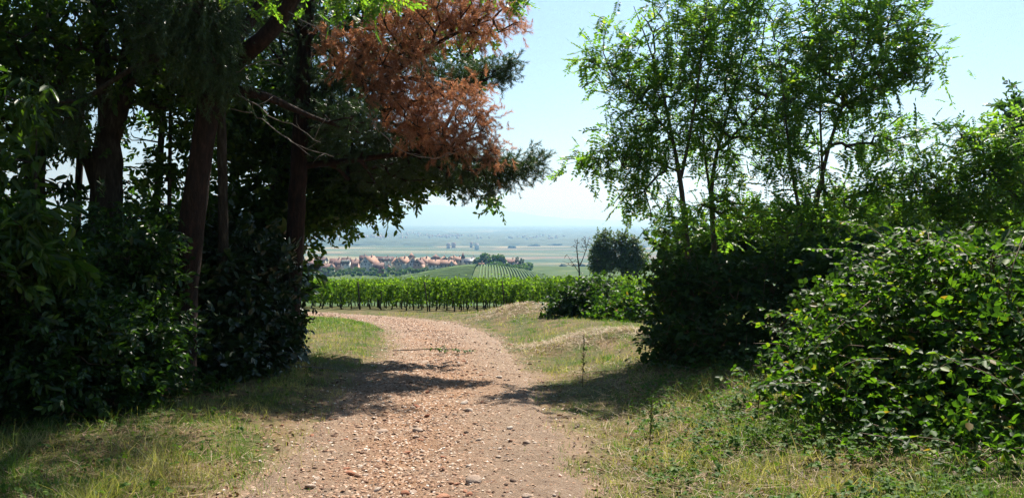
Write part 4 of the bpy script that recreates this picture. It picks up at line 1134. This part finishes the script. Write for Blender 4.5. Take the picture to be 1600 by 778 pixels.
def left_under():
    G = 'undergrowth at the foot of the wood'
    def xy(px, d): return (P(px, 500, d)[0], d)
    bush('chestnut_bush', 'sunlit long-leaved shrub at the photo\'s left edge', B([(5, 350, 8, 46, 40, .5, 30), (-60, 400, 7.8, 80, 70, .8, 50), (40, 415, 8.2, 60, 30, .6, 40), (40, 165, 8.6, 40, 20, .4, 8), (20, 240, 8.4, 34, 18, .4, 7)]), 'chestnut', M['oak'], M['dark_bark'], xy(0, 8.3), 6, G, spray=3, size=.26, droop=.4, spread=.12)  # lighter oak leaf colour paints the sunlight onto this shrub
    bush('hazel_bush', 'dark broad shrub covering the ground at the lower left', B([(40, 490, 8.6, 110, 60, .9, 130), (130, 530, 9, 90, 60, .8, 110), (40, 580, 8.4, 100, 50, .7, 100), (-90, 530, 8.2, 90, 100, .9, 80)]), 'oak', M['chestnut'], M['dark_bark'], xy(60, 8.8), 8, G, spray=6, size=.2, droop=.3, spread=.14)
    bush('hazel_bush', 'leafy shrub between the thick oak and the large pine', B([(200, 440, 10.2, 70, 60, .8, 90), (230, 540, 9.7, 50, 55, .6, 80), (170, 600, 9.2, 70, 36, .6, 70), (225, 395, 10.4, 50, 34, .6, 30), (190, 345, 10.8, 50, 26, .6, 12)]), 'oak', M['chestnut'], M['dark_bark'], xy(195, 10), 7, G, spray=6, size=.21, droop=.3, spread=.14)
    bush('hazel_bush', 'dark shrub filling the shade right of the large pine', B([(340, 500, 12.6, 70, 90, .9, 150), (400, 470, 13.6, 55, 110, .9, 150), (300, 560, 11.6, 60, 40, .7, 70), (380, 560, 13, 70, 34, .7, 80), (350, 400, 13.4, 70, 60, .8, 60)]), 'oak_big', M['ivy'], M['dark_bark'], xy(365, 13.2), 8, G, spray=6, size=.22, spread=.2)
    bush('ivy_bush', 'ivy-clad shrub at the wood\'s right corner beside the verge', B([(430, 500, 15.2, 28, 66, .5, 150), (424, 420, 15.2, 24, 50, .4, 90), (444, 548, 15.4, 18, 20, .4, 40), (405, 540, 14.8, 40, 34, .5, 70)]), 'ivy', M['ivy'], M['dark_bark'], xy(428, 15.4), 6, G, spray=6, size=.19, spread=.12)
    bush('hazel_bush', 'shadowy shrub at the back of the wood', B([(290, 450, 15.5, 110, 50, .9, 150), (120, 465, 14.5, 140, 50, .9, 150), (420, 410, 16.5, 40, 60, .9, 70), (-40, 470, 13, 120, 60, 1, 100)]), 'oak_big', M['oak'], M['dark_bark'], xy(250, 15.5), 10, G, spray=4, size=.36, spread=.25)
    bush('bramble_bush', 'low bramble tuft where the wood meets the lit grass', B([(270, 620, 10.3, 55, 22, .5, 70), (320, 610, 10.8, 40, 18, .4, 40), (110, 640, 8.6, 90, 20, .4, 60)]), 'bramble', M['bramble_dark'], M['cane'], xy(270, 10.4), 6, G, spray=4, size=.13, spread=.08)
    # robinia sprays hanging into the top of the picture from a tree behind the photographer's shoulder
    d = 7.0
    b = np.array([-4.9, 4.2, g1(-4.9, 4.2)])
    s = [([b, b + [.1, .1, 2], b + [.3, .6, 4.2], b + [1.0, 1.6, 5.2], P(520, -90, 7.2), P(640, -70, 7.6), P(780, -60, 8)], [.12, .11, .09, .06, .03, .018, .008])]
    tree('robinia_tree', 'robinia whose bright leaf sprays hang into the top edge above the pines', s,
         B([(545, -6, 7.2, 55, 22, .3, 15), (600, 2, 7.3, 30, 20, .3, 9), (395, 0, 7.0, 20, 16, .2, 5), (802, 2, 8, 10, 18, .15, 4), (780, -30, 8, 30, 14, .2, 8), (380, -70, 7, 120, 40, .6, 30)]),
         'robinia', M['robinia'], M['grey_bark'], spray=4, size=.19, droop=.5, spread=.1, r0=.004, pen=.1)
    # a big oak whose crown roofs over the left verge just outside the picture
    b = np.array([-7.2, 5.0, g1(-7.2, 5.0) - .05])
    tree('oak_tree', 'oak outside the lower left corner, its crown roofing the verge', [([b, b + [0, .1, 2.5], b + [.2, .2, 4.5], b + [.3, .2, 7.5]], [.28, .24, .19, .05])],
         [(b + [0.3, .5, 6.2], (2.6, 3.0, 1.6), 200), (b + [-1.5, 2.5, 5.2], (2.2, 2.4, 1.5), 120), (b + [2.0, 1.2, 5.6], (1.5, 2.0, .9), 70)], 'oak', M['oak'], M['dark_bark'], spray=3, size=.5, r0=.009, spread=.3)
left_under()
# ------------------------------------------------------------------ trees and thicket on the right
def right_side():
    G = 'young robinias on the right bank'
    KW = dict(kind='robinia', leafmat=M['robinia'], bark=M['grey_bark'], group=G, spray=3, size=.36, r0=.0045, rmax=.03, spread=.2, droop=.15, upj=.25, along=.3, sides=8)
    d = 15.0
    s = [([foot(1080, 500, d)] + wp3([(1078, 430, d), (1069, 330, d), (1063, 277, d), (1052, 225, d), (1036, 140, d), (1010, 60, d), (990, 10, d)]), [.075, .065, .055, .05, .035, .025, .014, .006]),
         (wp3([(1064, 278, d), (1076, 225, d), (1088, 150, 14.8), (1100, 60, 14.7), (1106, -20, 14.6)]), [.035, .03, .022, .014, .006]),
         (wp3([(1062, 270, d), (1020, 245, 14.8), (960, 245, 14.7), (905, 252, 14.6)]), [.022, .018, .012, .005]),
         (wp3([(1050, 215, d), (1000, 150, 14.9), (950, 110, 14.9), (915, 92, 15)]), [.02, .016, .01, .004])]
    tree('robinia_tree', 'slender robinia leaning over the path, leftmost of the right bank', s, B([(1000, 130, 15, 62, 48, .8, 62), (940, 100, 15, 34, 22, .4, 22), (925, 88, 15, 14, 10, .2, 6), (960, 60, 15, 28, 20, .4, 10), (942, 38, 15, 14, 7, .2, 4),
         (920, 256, 14.6, 36, 15, .4, 20), (965, 250, 14.7, 42, 24, .5, 34), (1015, 240, 14.8, 48, 40, .6, 50), (1030, 180, 14.9, 60, 52, .8, 60), (985, 205, 14.9, 40, 20, .4, 20), (1000, 300, 14.8, 34, 18, .4, 16), (985, 312, 14.7, 14, 12, .3, 6), (1030, 335, 14.8, 34, 18, .5, 16),
         (1060, 90, 14.8, 60, 60, .8, 62), (1040, 20, 14.8, 40, 30, .6, 22), (1100, 40, 14.7, 50, 60, .8, 40), (1060, -40, 14.8, 50, 30, .8, 20), (1050, 360, 14.6, 40, 20, .6, 24)], .95, .6), **KW)
    d = 15.4
    s = [([foot(1120, 500, d)] + wp3([(1118, 420, d), (1112, 330, d), (1108, 288, d), (1122, 230, d), (1142, 160, d), (1165, 70, d), (1185, -30, d), (1190, -110, d)]), [.07, .06, .052, .046, .034, .027, .018, .012, .005]),
         (wp3([(1108, 290, d), (1098, 230, 15.6), (1100, 140, 15.8), (1120, 40, 16)]), [.028, .022, .015, .006]),
         (wp3([(1122, 235, d), (1170, 190, 15.2), (1210, 140, 15), (1240, 80, 15)]), [.022, .018, .011, .005])]
    tree('robinia_tree', 'second robinia stem from the path on the right bank, darkest and densest', s, B([(1110, 140, 15.4, 60, 60, .9, 70), (1160, 80, 15.4, 62, 60, .9, 74), (1100, 210, 15.4, 55, 42, .8, 50), (1170, 170, 15.3, 62, 52, .9, 66), (1190, 0, 15.3, 60, 44, .9, 50), (1130, 30, 15.6, 46, 40, .8, 36),
         (1230, 110, 15.2, 50, 50, .8, 48), (1150, 260, 15.3, 56, 36, .8, 44), (1110, 330, 15.2, 50, 26, .7, 30), (1165, 330, 15.2, 50, 36, .8, 40), (1180, -70, 15.4, 70, 40, 1, 40), (1215, 210, 15.3, 44, 36, .7, 34)], .95, .6), **KW)
    d = 14.2
    s = [([foot(1256, 500, d)] + wp3([(1258, 430, d), (1262, 380, d), (1280, 300, d), (1292, 235, d), (1316, 165, d), (1350, 85, d), (1376, 10, d), (1390, -60, d)]), [.06, .055, .048, .04, .034, .026, .018, .011, .005]),
         (wp3([(1260, 392, d), (1245, 310, d), (1232, 240, 14), (1226, 160, 14), (1215, 70, 14)]), [.036, .03, .024, .015, .006]),
         (wp3([(1285, 270, d), (1282, 200, 14.4), (1280, 110, 14.6), (1278, 10, 14.8)]), [.025, .02, .012, .005]),
         (wp3([(1318, 165, d), (1370, 140, 14), (1420, 115, 14), (1460, 90, 14)]), [.018, .014, .01, .004])]
    tree('robinia_tree', 'tall open robinia with thin leaning stems right of the dense one', s, B([(1320, 70, 14.2, 58, 52, .8, 56), (1385, 110, 14, 44, 30, .6, 40), (1430, 108, 14, 28, 22, .4, 18), (1455, 88, 14, 14, 9, .2, 6), (1400, 60, 14.1, 40, 30, .6, 30), (1375, 15, 14.2, 50, 32, .6, 40), (1425, 30, 14.1, 18, 22, .4, 9), (1290, 10, 14.6, 50, 36, .8, 36),
         (1270, 80, 14.5, 46, 50, .7, 44), (1290, 150, 14.3, 60, 40, .8, 50), (1345, 150, 14.1, 50, 26, .6, 34), (1225, 170, 14, 36, 50, .6, 34), (1240, 250, 14, 50, 40, .7, 40), (1340, 235, 14.2, 44, 28, .6, 20), (1395, 222, 14, 40, 18, .5, 18), (1430, 215, 14, 24, 14, .3, 8), (1350, 300, 14.1, 56, 30, .7, 34), (1270, 320, 14.1, 50, 34, .7, 36), (1400, 285, 14, 44, 26, .6, 24), (1330, -50, 14.3, 80, 40, .9, 36), (1320, 350, 14, 60, 30, .7, 36), (1230, 360, 14, 60, 26, .7, 36)], 1.05, .6), **KW)
    d = 13.0
    s = [([foot(1660, 500, d)] + wp3([(1650, 420, d), (1620, 350, d), (1570, 285, d), (1530, 245, d), (1500, 215, d), (1490, 195, d)]), [.06, .05, .04, .03, .02, .01, .005]),
         (wp3([(1630, 370, d), (1550, 320, 13.2), (1480, 300, 13.4), (1430, 300, 13.5)]), [.03, .022, .014, .005]),
         (wp3([(1600, 320, d), (1600, 260, d), (1590, 210, d)]), [.025, .015, .006])]
    tree('robinia_tree', 'low robinia bough entering from the photo\'s right edge', s, B([(1510, 210, 13, 24, 16, .3, 14), (1540, 245, 13, 46, 28, .5, 44), (1585, 230, 13, 34, 34, .5, 30), (1500, 290, 13.2, 46, 26, .5, 36), (1560, 300, 13, 50, 34, .6, 46), (1450, 320, 13.4, 50, 26, .6, 36), (1520, 350, 13.2, 60, 26, .6, 44), (1600, 350, 13, 40, 50, .6, 40), (1570, 195, 13, 14, 9, .2, 5), (1440, 270, 13.5, 24, 22, .4, 12)], 1.1, .6), **KW)
    d = 24.0
    s = [([foot(1620, 500, d)] + wp3([(1615, 400, d), (1608, 320, d), (1604, 240, d), (1602, 150, d)]), [.2, .18, .15, .1, .03])]
    tree('oak_tree', 'dark tree standing behind the low robinia bough', s, B([(1580, 340, 24, 60, 50, 1.5, 110), (1610, 270, 24, 34, 40, 1.2, 60), (1602, 185, 24, 16, 34, .8, 24), (1520, 370, 24, 60, 30, 1.4, 60), (1660, 250, 24, 60, 110, 2, 120)]), 'oak', M['oak'], M['dark_bark'], spray=4, size=.5, r0=.012, spread=.3)
    d = 19.0
    bush('hazel_bush', 'tall green shrub behind the robinia stems', B([(1180, 380, 18.5, 70, 40, 1, 120), (1300, 370, 18.5, 80, 40, 1, 120), (1420, 360, 18.5, 70, 44, 1, 110), (1090, 400, 18, 50, 34, .9, 80), (1500, 390, 18, 60, 40, 1, 80)]), 'oak_big', M['oak'], M['grey_bark'], (P(1280, 500, 18.5)[0], 18.5), 10, spray=4, size=.36, spread=.25)

    # dark thicket under the robinias
    tl = B([(1130, 450, 13.2, 90, 44, .9, 1), (1220, 440, 12.8, 90, 50, .9, 1), (1060, 480, 13.4, 46, 60, .7, 1), (1110, 540, 12.4, 80, 56, .8, 1), (1200, 530, 11.8, 80, 70, .9, 1), (1290, 560, 9.6, 60, 50, .6, 1), (1180, 600, 11, 80, 34, .6, 1), (1060, 555, 12.8, 50, 34, .6, 1)])
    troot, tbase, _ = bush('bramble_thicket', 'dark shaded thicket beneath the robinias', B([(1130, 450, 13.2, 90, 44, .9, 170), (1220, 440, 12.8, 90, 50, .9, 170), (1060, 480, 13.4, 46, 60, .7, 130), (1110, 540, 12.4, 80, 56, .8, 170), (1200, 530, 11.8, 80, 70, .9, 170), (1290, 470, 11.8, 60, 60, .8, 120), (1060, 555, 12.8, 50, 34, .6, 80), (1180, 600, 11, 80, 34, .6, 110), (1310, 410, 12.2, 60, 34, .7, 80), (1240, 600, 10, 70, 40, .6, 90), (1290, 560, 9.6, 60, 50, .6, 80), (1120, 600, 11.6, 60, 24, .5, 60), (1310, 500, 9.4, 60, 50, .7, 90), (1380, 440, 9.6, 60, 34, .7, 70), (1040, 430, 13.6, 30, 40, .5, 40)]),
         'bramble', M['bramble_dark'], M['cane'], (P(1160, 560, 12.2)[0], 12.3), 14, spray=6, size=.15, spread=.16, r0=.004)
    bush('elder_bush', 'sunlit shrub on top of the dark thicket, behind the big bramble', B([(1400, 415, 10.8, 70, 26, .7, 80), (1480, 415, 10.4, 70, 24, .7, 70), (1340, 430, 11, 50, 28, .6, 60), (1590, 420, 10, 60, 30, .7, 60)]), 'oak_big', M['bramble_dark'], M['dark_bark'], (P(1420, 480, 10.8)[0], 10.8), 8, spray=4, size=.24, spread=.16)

    # big sunlit bramble at the lower right
    bl = B([(1450, 460, 7.7, 80, 54, .7, 150), (1560, 465, 7.3, 80, 46, .7, 140), (1380, 530, 7.6, 80, 60, .7, 160), (1490, 540, 7.0, 100, 60, .8, 190), (1590, 560, 6.4, 80, 80, .7, 150), (1330, 590, 7.4, 60, 46, .5, 110), (1420, 620, 6.8, 90, 50, .6, 160), (1540, 650, 6.2, 90, 50, .6, 130), (1660, 540, 6.8, 80, 90, .9, 110), (1300, 560, 8.2, 46, 50, .5, 60), (1650, 700, 5.4, 80, 80, .6, 60), (1270, 650, 7.4, 50, 26, .5, 50), (1340, 670, 6.7, 60, 30, .5, 70), (1440, 700, 6.0, 80, 34, .5, 80), (1560, 730, 5.5, 80, 40, .5, 70), (1240, 600, 8.2, 40, 34, .4, 40), (1420, 415, 7.8, 50, 18, .5, 20), (1530, 412, 7.4, 40, 14, .4, 14), (1350, 480, 7.9, 50, 30, .5, 40), (1200, 640, 8.2, 40, 18, .4, 20), (1480, 745, 5.4, 70, 22, .4, 34)])
    root, base, pts = bush('bramble_bush', 'big sunlit bramble mound filling the lower right', [(q[0], q[1], int(q[2] * .8)) for q in bl], 'bramble', M['bramble'], M['cane'], (P(1480, 600, 7.1)[0], 7.2), 16, shell=.1, spray=5, size=.115, spread=.2, r0=.0035, rmax=.012, up=(.1, .2, 1))
    def canes(root, base, bl, n, lo, hi, mat, size, up=.9):
        for k in range(n):
            c, r, _ = bl[rng.integers(0, len(bl))]
            v = nrm(rng.normal(0, 1, 3)); v[2] = abs(v[2]) + .1; v[1] = -abs(v[1]) * .8; v = v / np.linalg.norm(v)
            s = np.asarray(c) + v * np.asarray(r) * .75; L = rng.uniform(lo, hi)
            h = nrm(np.array([v[0] + rng.normal(0, .5), v[1] * .6 + rng.normal(0, .4), up * rng.uniform(.3, 1)]))
            e1 = s + h * L * .55; e2 = s + h * L * .85 + np.array([h[0], h[1], -.3]) * L * .3; 
            p, rad = resample([s, e1, e2], [.005, .004, .002], .055); A = Acc(); A.tube(p, rad, 4)
            link('cane', A.mesh('cane', base, True), M['cane'], root)
            if rng.random() < .2: continue
            ta = nrm(np.gradient(p, axis=0)); i = np.arange(1, len(p)); A = Acc()
            dr = nrm(np.cross(ta[i], [0, 0, 1]) * np.where(i % 2, 1, -1)[:, None] + ta[i] * .6)
            scatter(A, 'bramble', p[i], dr, size * rng.uniform(.5, 1.2, len(i)), .35)
            tag(link('cane_leaves', A.mesh('cane_leaves', base), mat, root), kind='stuff')
    canes(troot, tbase, tl, 30, .5, 1.1, M['bramble_dark'], .15, 1.2)
    canes(root, base, bl, 70, .4, 1.0, M['bramble'], .13)
    # single leaves that stand out, facing the light
    V, fs = TPL['bramble'][0]
    lm = []
    for k in range(5):
        A = Acc(); tv, tf = TPL['bramble'][k]; A.add(tv, tf); m = A.mesh('leaf'); m.materials.append(M['bramble']); lm.append(m)
    n = 0
    while n < 260:
        c, r, _ = bl[rng.integers(0, len(bl))]
        v = nrm(rng.normal(0, 1, 3)); v[1] = -abs(v[1]); v[2] = v[2] * .6 + .4; v = v / np.linalg.norm(v)
        q = np.asarray(c) + v * np.asarray(r) * rng.uniform(1.0, 1.18)
        fr = frames(np.array([v + rng.normal(0, .5, 3)]), np.array([[rng.normal(0, .35), rng.normal(.1, .35), 1.0]]))[0]
        o = link('leaf', lm[n % 5], None, root)
        mm = Matrix([[fr[i][j] for j in range(3)] + [0] for i in range(3)] + [[0, 0, 0, 1]]).to_4x4()
        s = rng.uniform(.10, .18)
        o.matrix_basis = Matrix.Translation(Vector(q - base)) @ mm @ Matrix.Scale(s, 4); n += 1
    # arching canes and dead sticks
    for q, r in (([(1430, 385, 7.6), (1470, 372, 7.2), (1520, 395, 6.9), (1555, 450, 6.7)], .006), ([(1600, 370, 6.6), (1580, 420, 6.4), (1572, 480, 6.3)], .006), ([(1360, 470, 7.2), (1300, 520, 7.0), (1230, 590, 6.9), (1195, 600, 6.9)], .005),
                 ([(1400, 560, 6.6), (1330, 560, 6.5), (1260, 620, 6.6)], .005), ([(1640, 600, 5.8), (1560, 560, 5.8), (1480, 560, 6.0), (1440, 600, 6.1)], .005), ([(1250, 545, 7.6), (1290, 470, 7.8), (1330, 430, 8)], .005)):
        A = Acc(); p, rad = resample(wp3(q), np.linspace(r, r * .4, len(q)), .08); A.tube(p, rad, 5)
        link('cane', A.mesh('cane', base, True), M['cane'], root)
        n = len(p); ta = nrm(np.gradient(p, axis=0))
        A = Acc(); k = np.arange(1, n); sc_ = rng.uniform(.11, .18, len(k)); dr = nrm(np.cross(ta[k], [0, 0, 1]) * np.where(k % 2, 1, -1)[:, None] + ta[k] * .5)
        scatter(A, 'bramble', p[k], dr, sc_, .3); link('cane_leaves', A.mesh('cane_leaves', base), M['bramble'], root)
    for q, r in (([(1410, 692, 5.9), (1440, 712, 5.7), (1462, 690, 5.6), (1520, 700, 5.5)], .006), ([(1462, 690, 5.6), (1478, 720, 5.5), (1490, 750, 5.3)], .007), ([(1400, 715, 5.8), (1450, 704, 5.7), (1500, 712, 5.5)], .005), ([(1380, 700, 6.2), (1402, 735, 5.9), (1420, 748, 5.8)], .004)):
        A = Acc(); p, rad = resample(wp3(q), np.linspace(r, r * .5, len(q)), .06); A.tube(p + rng.normal(0, .004, p.shape), rad, 5)
        link('dead_stick', A.mesh('dead_stick', base, True), M['dead_wood'], root)
    A = Acc(); q = P(1306, 603, 6.75); v, f = hexleaf(.035, .028, .1, .1)
    for k in range(5):
        w = rotz(roty(v, -.3), k * 1.256); A.add(w @ rotx(np.eye(3), .8) + q, [f])
    link('flower', A.mesh('flower', base), M['yellow'], root)

    # bramble mounds by the bend of the path
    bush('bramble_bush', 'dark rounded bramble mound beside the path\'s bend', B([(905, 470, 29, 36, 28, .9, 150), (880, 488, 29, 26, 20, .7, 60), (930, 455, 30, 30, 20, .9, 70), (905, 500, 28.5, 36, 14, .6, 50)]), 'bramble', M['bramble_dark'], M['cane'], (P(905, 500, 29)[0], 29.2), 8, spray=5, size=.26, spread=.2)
    bush('hazel_bush', 'bright green bush between the dark mound and the thicket', B([(970, 488, 27, 36, 30, .9, 150), (1010, 488, 26, 34, 34, .9, 120), (985, 515, 25.5, 34, 20, .7, 60), (940, 500, 27.5, 28, 24, .7, 70), (1030, 505, 24.5, 28, 36, .8, 70), (1010, 462, 27, 30, 14, .8, 30), (950, 456, 30, 40, 9, .8, 40)]), 'bramble', M['bramble'], M['cane'], (P(980, 520, 26.5)[0], 26.6), 8, spray=5, size=.25, spread=.2)
right_side()
# ------------------------------------------------------------------ grass, hay, herbs, litter
def blade_template(bend):
    return np.array([[-.5, 0, 0], [.5, 0, 0], [.36, bend * .25, .55], [-.36, bend * .25, .55], [0, bend, 1.0]]), [np.array([[0, 1, 2, 3]]), np.array([[3, 2, 4]])]

def blades(A, x, y, L, W, lean):
    n = len(x); z = gz(x, y)
    a = rng.uniform(0, 6.283, n)
    up = nrm(np.stack([rng.normal(0, lean, n), rng.normal(0, lean, n), np.ones(n)], -1))
    side = np.stack([np.cos(a), np.sin(a), np.zeros(n)], -1)
    side = nrm(side - (side * up).sum(-1, keepdims=True) * up); fw = np.cross(up, side)
    Rm = np.stack([side, fw, up], -1); which = rng.integers(0, 3, n)
    for k, bend in enumerate((.15, .45, .8)):
        tv, tf = blade_template(bend); w = which == k
        A.inst(tv, tf, Rm[w], np.stack([x[w], y[w], z[w] - .006], -1), np.stack([W[w], L[w], L[w]], -1))

def verge_points(n, dmin, dmax, xmin=-1.0, xmax=1.0, power=1.0):
    """points spread evenly over the picture's ground, off the path"""
    d = dmin * (dmax / dmin) ** (rng.random(n) ** power)
    x = rng.uniform(-.74, .74, n) * d
    s, w = path_side(x, d)
    k = np.abs(s) / w > .84 + .5 * edge_noise(x, d) + .05 * rng.normal(0, 1, n) - .16 * (rng.random(n) < .3)
    return x[k], d[k], s[k], w[k]

def ground_cover():
    A = Acc()
    x, y, s, w = verge_points(300000, 3.6, 44, power=.95)
    thin = fbm(x * 1.2, y * 1.2, 77)
    edge = np.abs(s) - w
    k = (rng.random(len(x)) < .3 + 1.3 * smooth(.3, .6, thin)) & ~((edge < .1) & (rng.random(len(x)) < .5))
    # little grows in the wood's deep shade
    deep = (s < 0) & (x < -3.4 - .12 * np.maximum(y - 9, 0)) & (y > 9.5) & (y < 19)
    k &= ~(deep & (rng.random(len(x)) < .8))
    x, y, s, edge = x[k], y[k], s[k], edge[k]
    tuft = fbm(x * 2.7, y * 2.7, 91)
    L = (.045 + .16 * rng.random(len(x)) ** 1.6) * (.55 + 1.3 * smooth(.4, .68, tuft)) * (.5 + .5 * smooth(0, .8, edge))
    L = L * np.where(s < 0, .9, .72)
    W = np.maximum(.0042, y * .00042) * rng.uniform(.7, 1.3, len(x))
    blades(A, x, y, L, W, .5)
    tag(link('grass', A.mesh('grass'), M['grass']), 'half-dry grass on the verges of the track', kind='stuff')
    # fresh green grass: the lit strip by the bend and a few lush tufts
    A = Acc()
    n = 16000
    d = rng.uniform(26, 40, n); x = rng.uniform(-12, -4, n); s, w = path_side(x, d); k = (s < -w) & (s > -w - 3.0)
    x, d = x[k], d[k]
    c = np.stack([rng.uniform(-.6, .6, 260), np.zeros(260)], -1)
    td = 4.2 * (30 / 4.2) ** rng.random(760); tx = rng.uniform(-.7, .7, 760) * td; ts, tw = path_side(tx, td); kk = np.abs(ts) - tw > .25
    tx, td = tx[kk], td[kk]
    m = 34
    X = np.concatenate([x, (tx[:, None] + rng.normal(0, .07, (len(tx), m))).ravel()]); Y = np.concatenate([d, (td[:, None] + rng.normal(0, .07, (len(tx), m))).ravel()])
    blades(A, X, Y, .04 + .1 * rng.random(len(X)), np.maximum(.0045, Y * .00045), .45)
    tag(link('fresh_grass', A.mesh('fresh_grass'), M['grass_green']), 'lush green grass in tufts and by the bend', kind='stuff')
    # hay: dry stalks lying on the two mounds and along the right verge
    A = Acc()
    X = np.concatenate([rng.normal(1.7, 1.0, 3400), rng.normal(.5, 1.4, 3600), rng.uniform(.8, 3.4, 5200), rng.uniform(-4.5, -2.2, 3000)])
    Y = np.concatenate([rng.normal(18.4, .7, 3400), rng.normal(33, 1.5, 3600), 4.2 * (14 / 4.2) ** rng.random(5200), 4.0 * (8 / 4.0) ** rng.random(3000)])
    s, w = path_side(X, Y); k = np.abs(s) - w > .05; X, Y = X[k], Y[k]; n = len(X)
    a = rng.uniform(0, 6.28, n)
    dr = np.stack([np.cos(a), np.sin(a), rng.normal(.12, .2, n)], -1)
    tv = np.array([[0, -.5, 0], [0, .5, 0], [1, .3, .02], [1, -.3, .02]]); L = rng.uniform(.06, .22, n)
    A.inst(tv, [np.array([[0, 1, 2, 3]])], frames(dr, np.array([[0, 0, 1.]]) + rng.normal(0, .3, (n, 3))), np.stack([X, Y, gz(X, Y) + rng.uniform(.004, .06, n)], -1), np.stack([L, np.maximum(.004, Y * .0005), L], -1))
    tag(link('hay', A.mesh('hay'), M['hay']), 'dry brown hay strewn over the low mounds', kind='stuff')
    # herbs: small broad leaves on the right verge, a few on the left
    A = Acc()
    n = 11000
    Y = 3.9 * (15 / 3.9) ** (rng.random(n) ** .9); X = np.where(rng.random(n) < .8, rng.uniform(.15, .62, n), rng.uniform(-.68, -.2, n)) * Y
    s, w = path_side(X, Y); den = fbm(X * 1.5, Y * 1.5, 55)
    k = (np.abs(s) - w > .35) & (rng.random(n) < smooth(.38, .6, den) * (.4 + .6 * smooth(.3, 1.6, s - w)) + .05); X, Y = X[k], Y[k]; n = len(X)
    Z = gz(X, Y) + rng.uniform(.02, .13, n)
    a = rng.uniform(0, 6.28, n)
    scatter(A, 'bramble', np.stack([X, Y, Z], -1), np.stack([np.cos(a), np.sin(a), rng.normal(.2, .2, n)], -1), rng.uniform(.05, .1, n), .35)
    tag(link('herbs', A.mesh('herbs'), M['herb']), 'low broad-leaved herbs creeping over the verges', kind='stuff')
    # fallen leaves and needle litter
    A = Acc()
    n = 9000
    Y = 3.8 * (22 / 3.8) ** rng.random(n); X = rng.uniform(-.72, .7, n) * Y
    s, w = path_side(X, Y); k = (np.abs(s) - w > -.1) | (rng.random(n) < .04); X, Y, s, w = X[k], Y[k], s[k], w[k]; n = len(X)
    u = s / w
    z = gz(X, Y) + np.where(np.abs(u) < 1, .03, .015)
    v, f = hexleaf(1, .55, .15, .2); a = rng.uniform(0, 6.28, n)
    A.inst(v, [f], frames(np.stack([np.cos(a), np.sin(a), rng.normal(0, .3, n)], -1), np.array([[0, 0, 1.]]) + rng.normal(0, .4, (n, 3))), np.stack([X, Y, z], -1), rng.uniform(.025, .07, n))
    tag(link('leaf_litter', A.mesh('leaf_litter'), M['litter']), 'brown fallen leaves lying under the trees', kind='stuff')
ground_cover()

def small_things():
    # fallen stick by the wood and the leafy twig dropped on the path
    q = on_ground(470, 577); b = np.array([q[0], q[1], g1(q[0], q[1])])
    A = Acc(); p = np.array([b + [-.75, .12, .06], b + [-.3, .03, .04], b + [.1, -.02, .05], b + [.6, -.1, .03]]); A.tube(p, [.022, .02, .016, .008], 6, .2); A.tube([p[1], p[1] + [.15, .12, .08], p[1] + [.3, .3, .06]], [.01, .008, .004], 5)
    o = link('fallen_branch', A.mesh('fallen_branch', b, True), M['dead_wood'], None, tuple(b)); tag(o, 'pale fallen branch lying at the dark wood\'s foot', 'branch')
    q = on_ground(672, 552); b = np.array([q[0], q[1], g1(q[0], q[1]) + .05])
    root = empty('leafy_twig', tuple(b), 'broken leafy twig lying across the middle of the path', 'twig')
    A = Acc(); p, r = resample([b + [-.9, .1, .0], b + [-.3, 0, .04], b + [.3, .05, .05], b + [.9, -.02, .02]], [.012, .011, .008, .004], .1); A.tube(p, r, 5, .2); link('stem', A.mesh('stem', b, True), M['dark_bark'], root)
    A = Acc(); pp = np.repeat(p[len(p) // 2:], 2, 0); scatter(A, 'oak', pp, rng.normal(0, 1, pp.shape) * [1, 1, .15], .15, .3); link('leaves', A.mesh('leaves', b), M['oak'], root)
    # a few upright dry stalks on the right verge
    for k, (px, py, h, lab) in enumerate(((910, 605, .75, 'tall dark weed stalk standing before the hay mound'), (1015, 700, .5, 'thin dry weed stalk among herbs left of the bramble'), (1185, 640, .6, 'dry weed stalk at the thicket\'s shaded foot'))):
        q = on_ground(px, py); b = np.array([q[0], q[1], g1(q[0], q[1])])
        root = empty('weed_stalk', tuple(b), lab, 'weed', 'weed stalks on the right verge')
        A = Acc(); A.tube([b, b + [.01, 0, h * .5], b + [.03, .01, h]], [.006, .005, .003], 5); link('stem', A.mesh('stem', b), M['cane'], root)
        A = Acc(); pp = b + np.array([.02, 0, 0]) + np.linspace(.25, 1, 26)[:, None] * np.array([0, 0, h]); scatter(A, 'oak', pp, rng.normal(0, 1, pp.shape) + [0, 0, 1.2], .05, .6); link('leaves', A.mesh('leaves', b), M['bramble_dark'], root)
small_things()
# ------------------------------------------------------------------ haze in the valley air
def haze():
    A = Acc(); A.box((0, 18000, 215), (42000, 24000, 345))
    m, nt, out = new_mat('haze')
    v = nt.nodes.new('ShaderNodeVolumePrincipled')
    v.inputs['Color'].default_value = (.25, .56, 1.0, 1)
    v.inputs['Absorption Color'].default_value = (.68, .68, .68, 1)
    v.inputs['Density'].default_value = 0.00016
    v.inputs['Anisotropy'].default_value = 0.6
    nt.links.new(v.outputs[0], out.inputs['Volume'])
    o = link('haze', A.mesh('haze'), m)
    tag(o, 'thin blue haze lying over the valley', kind='stuff')
haze()
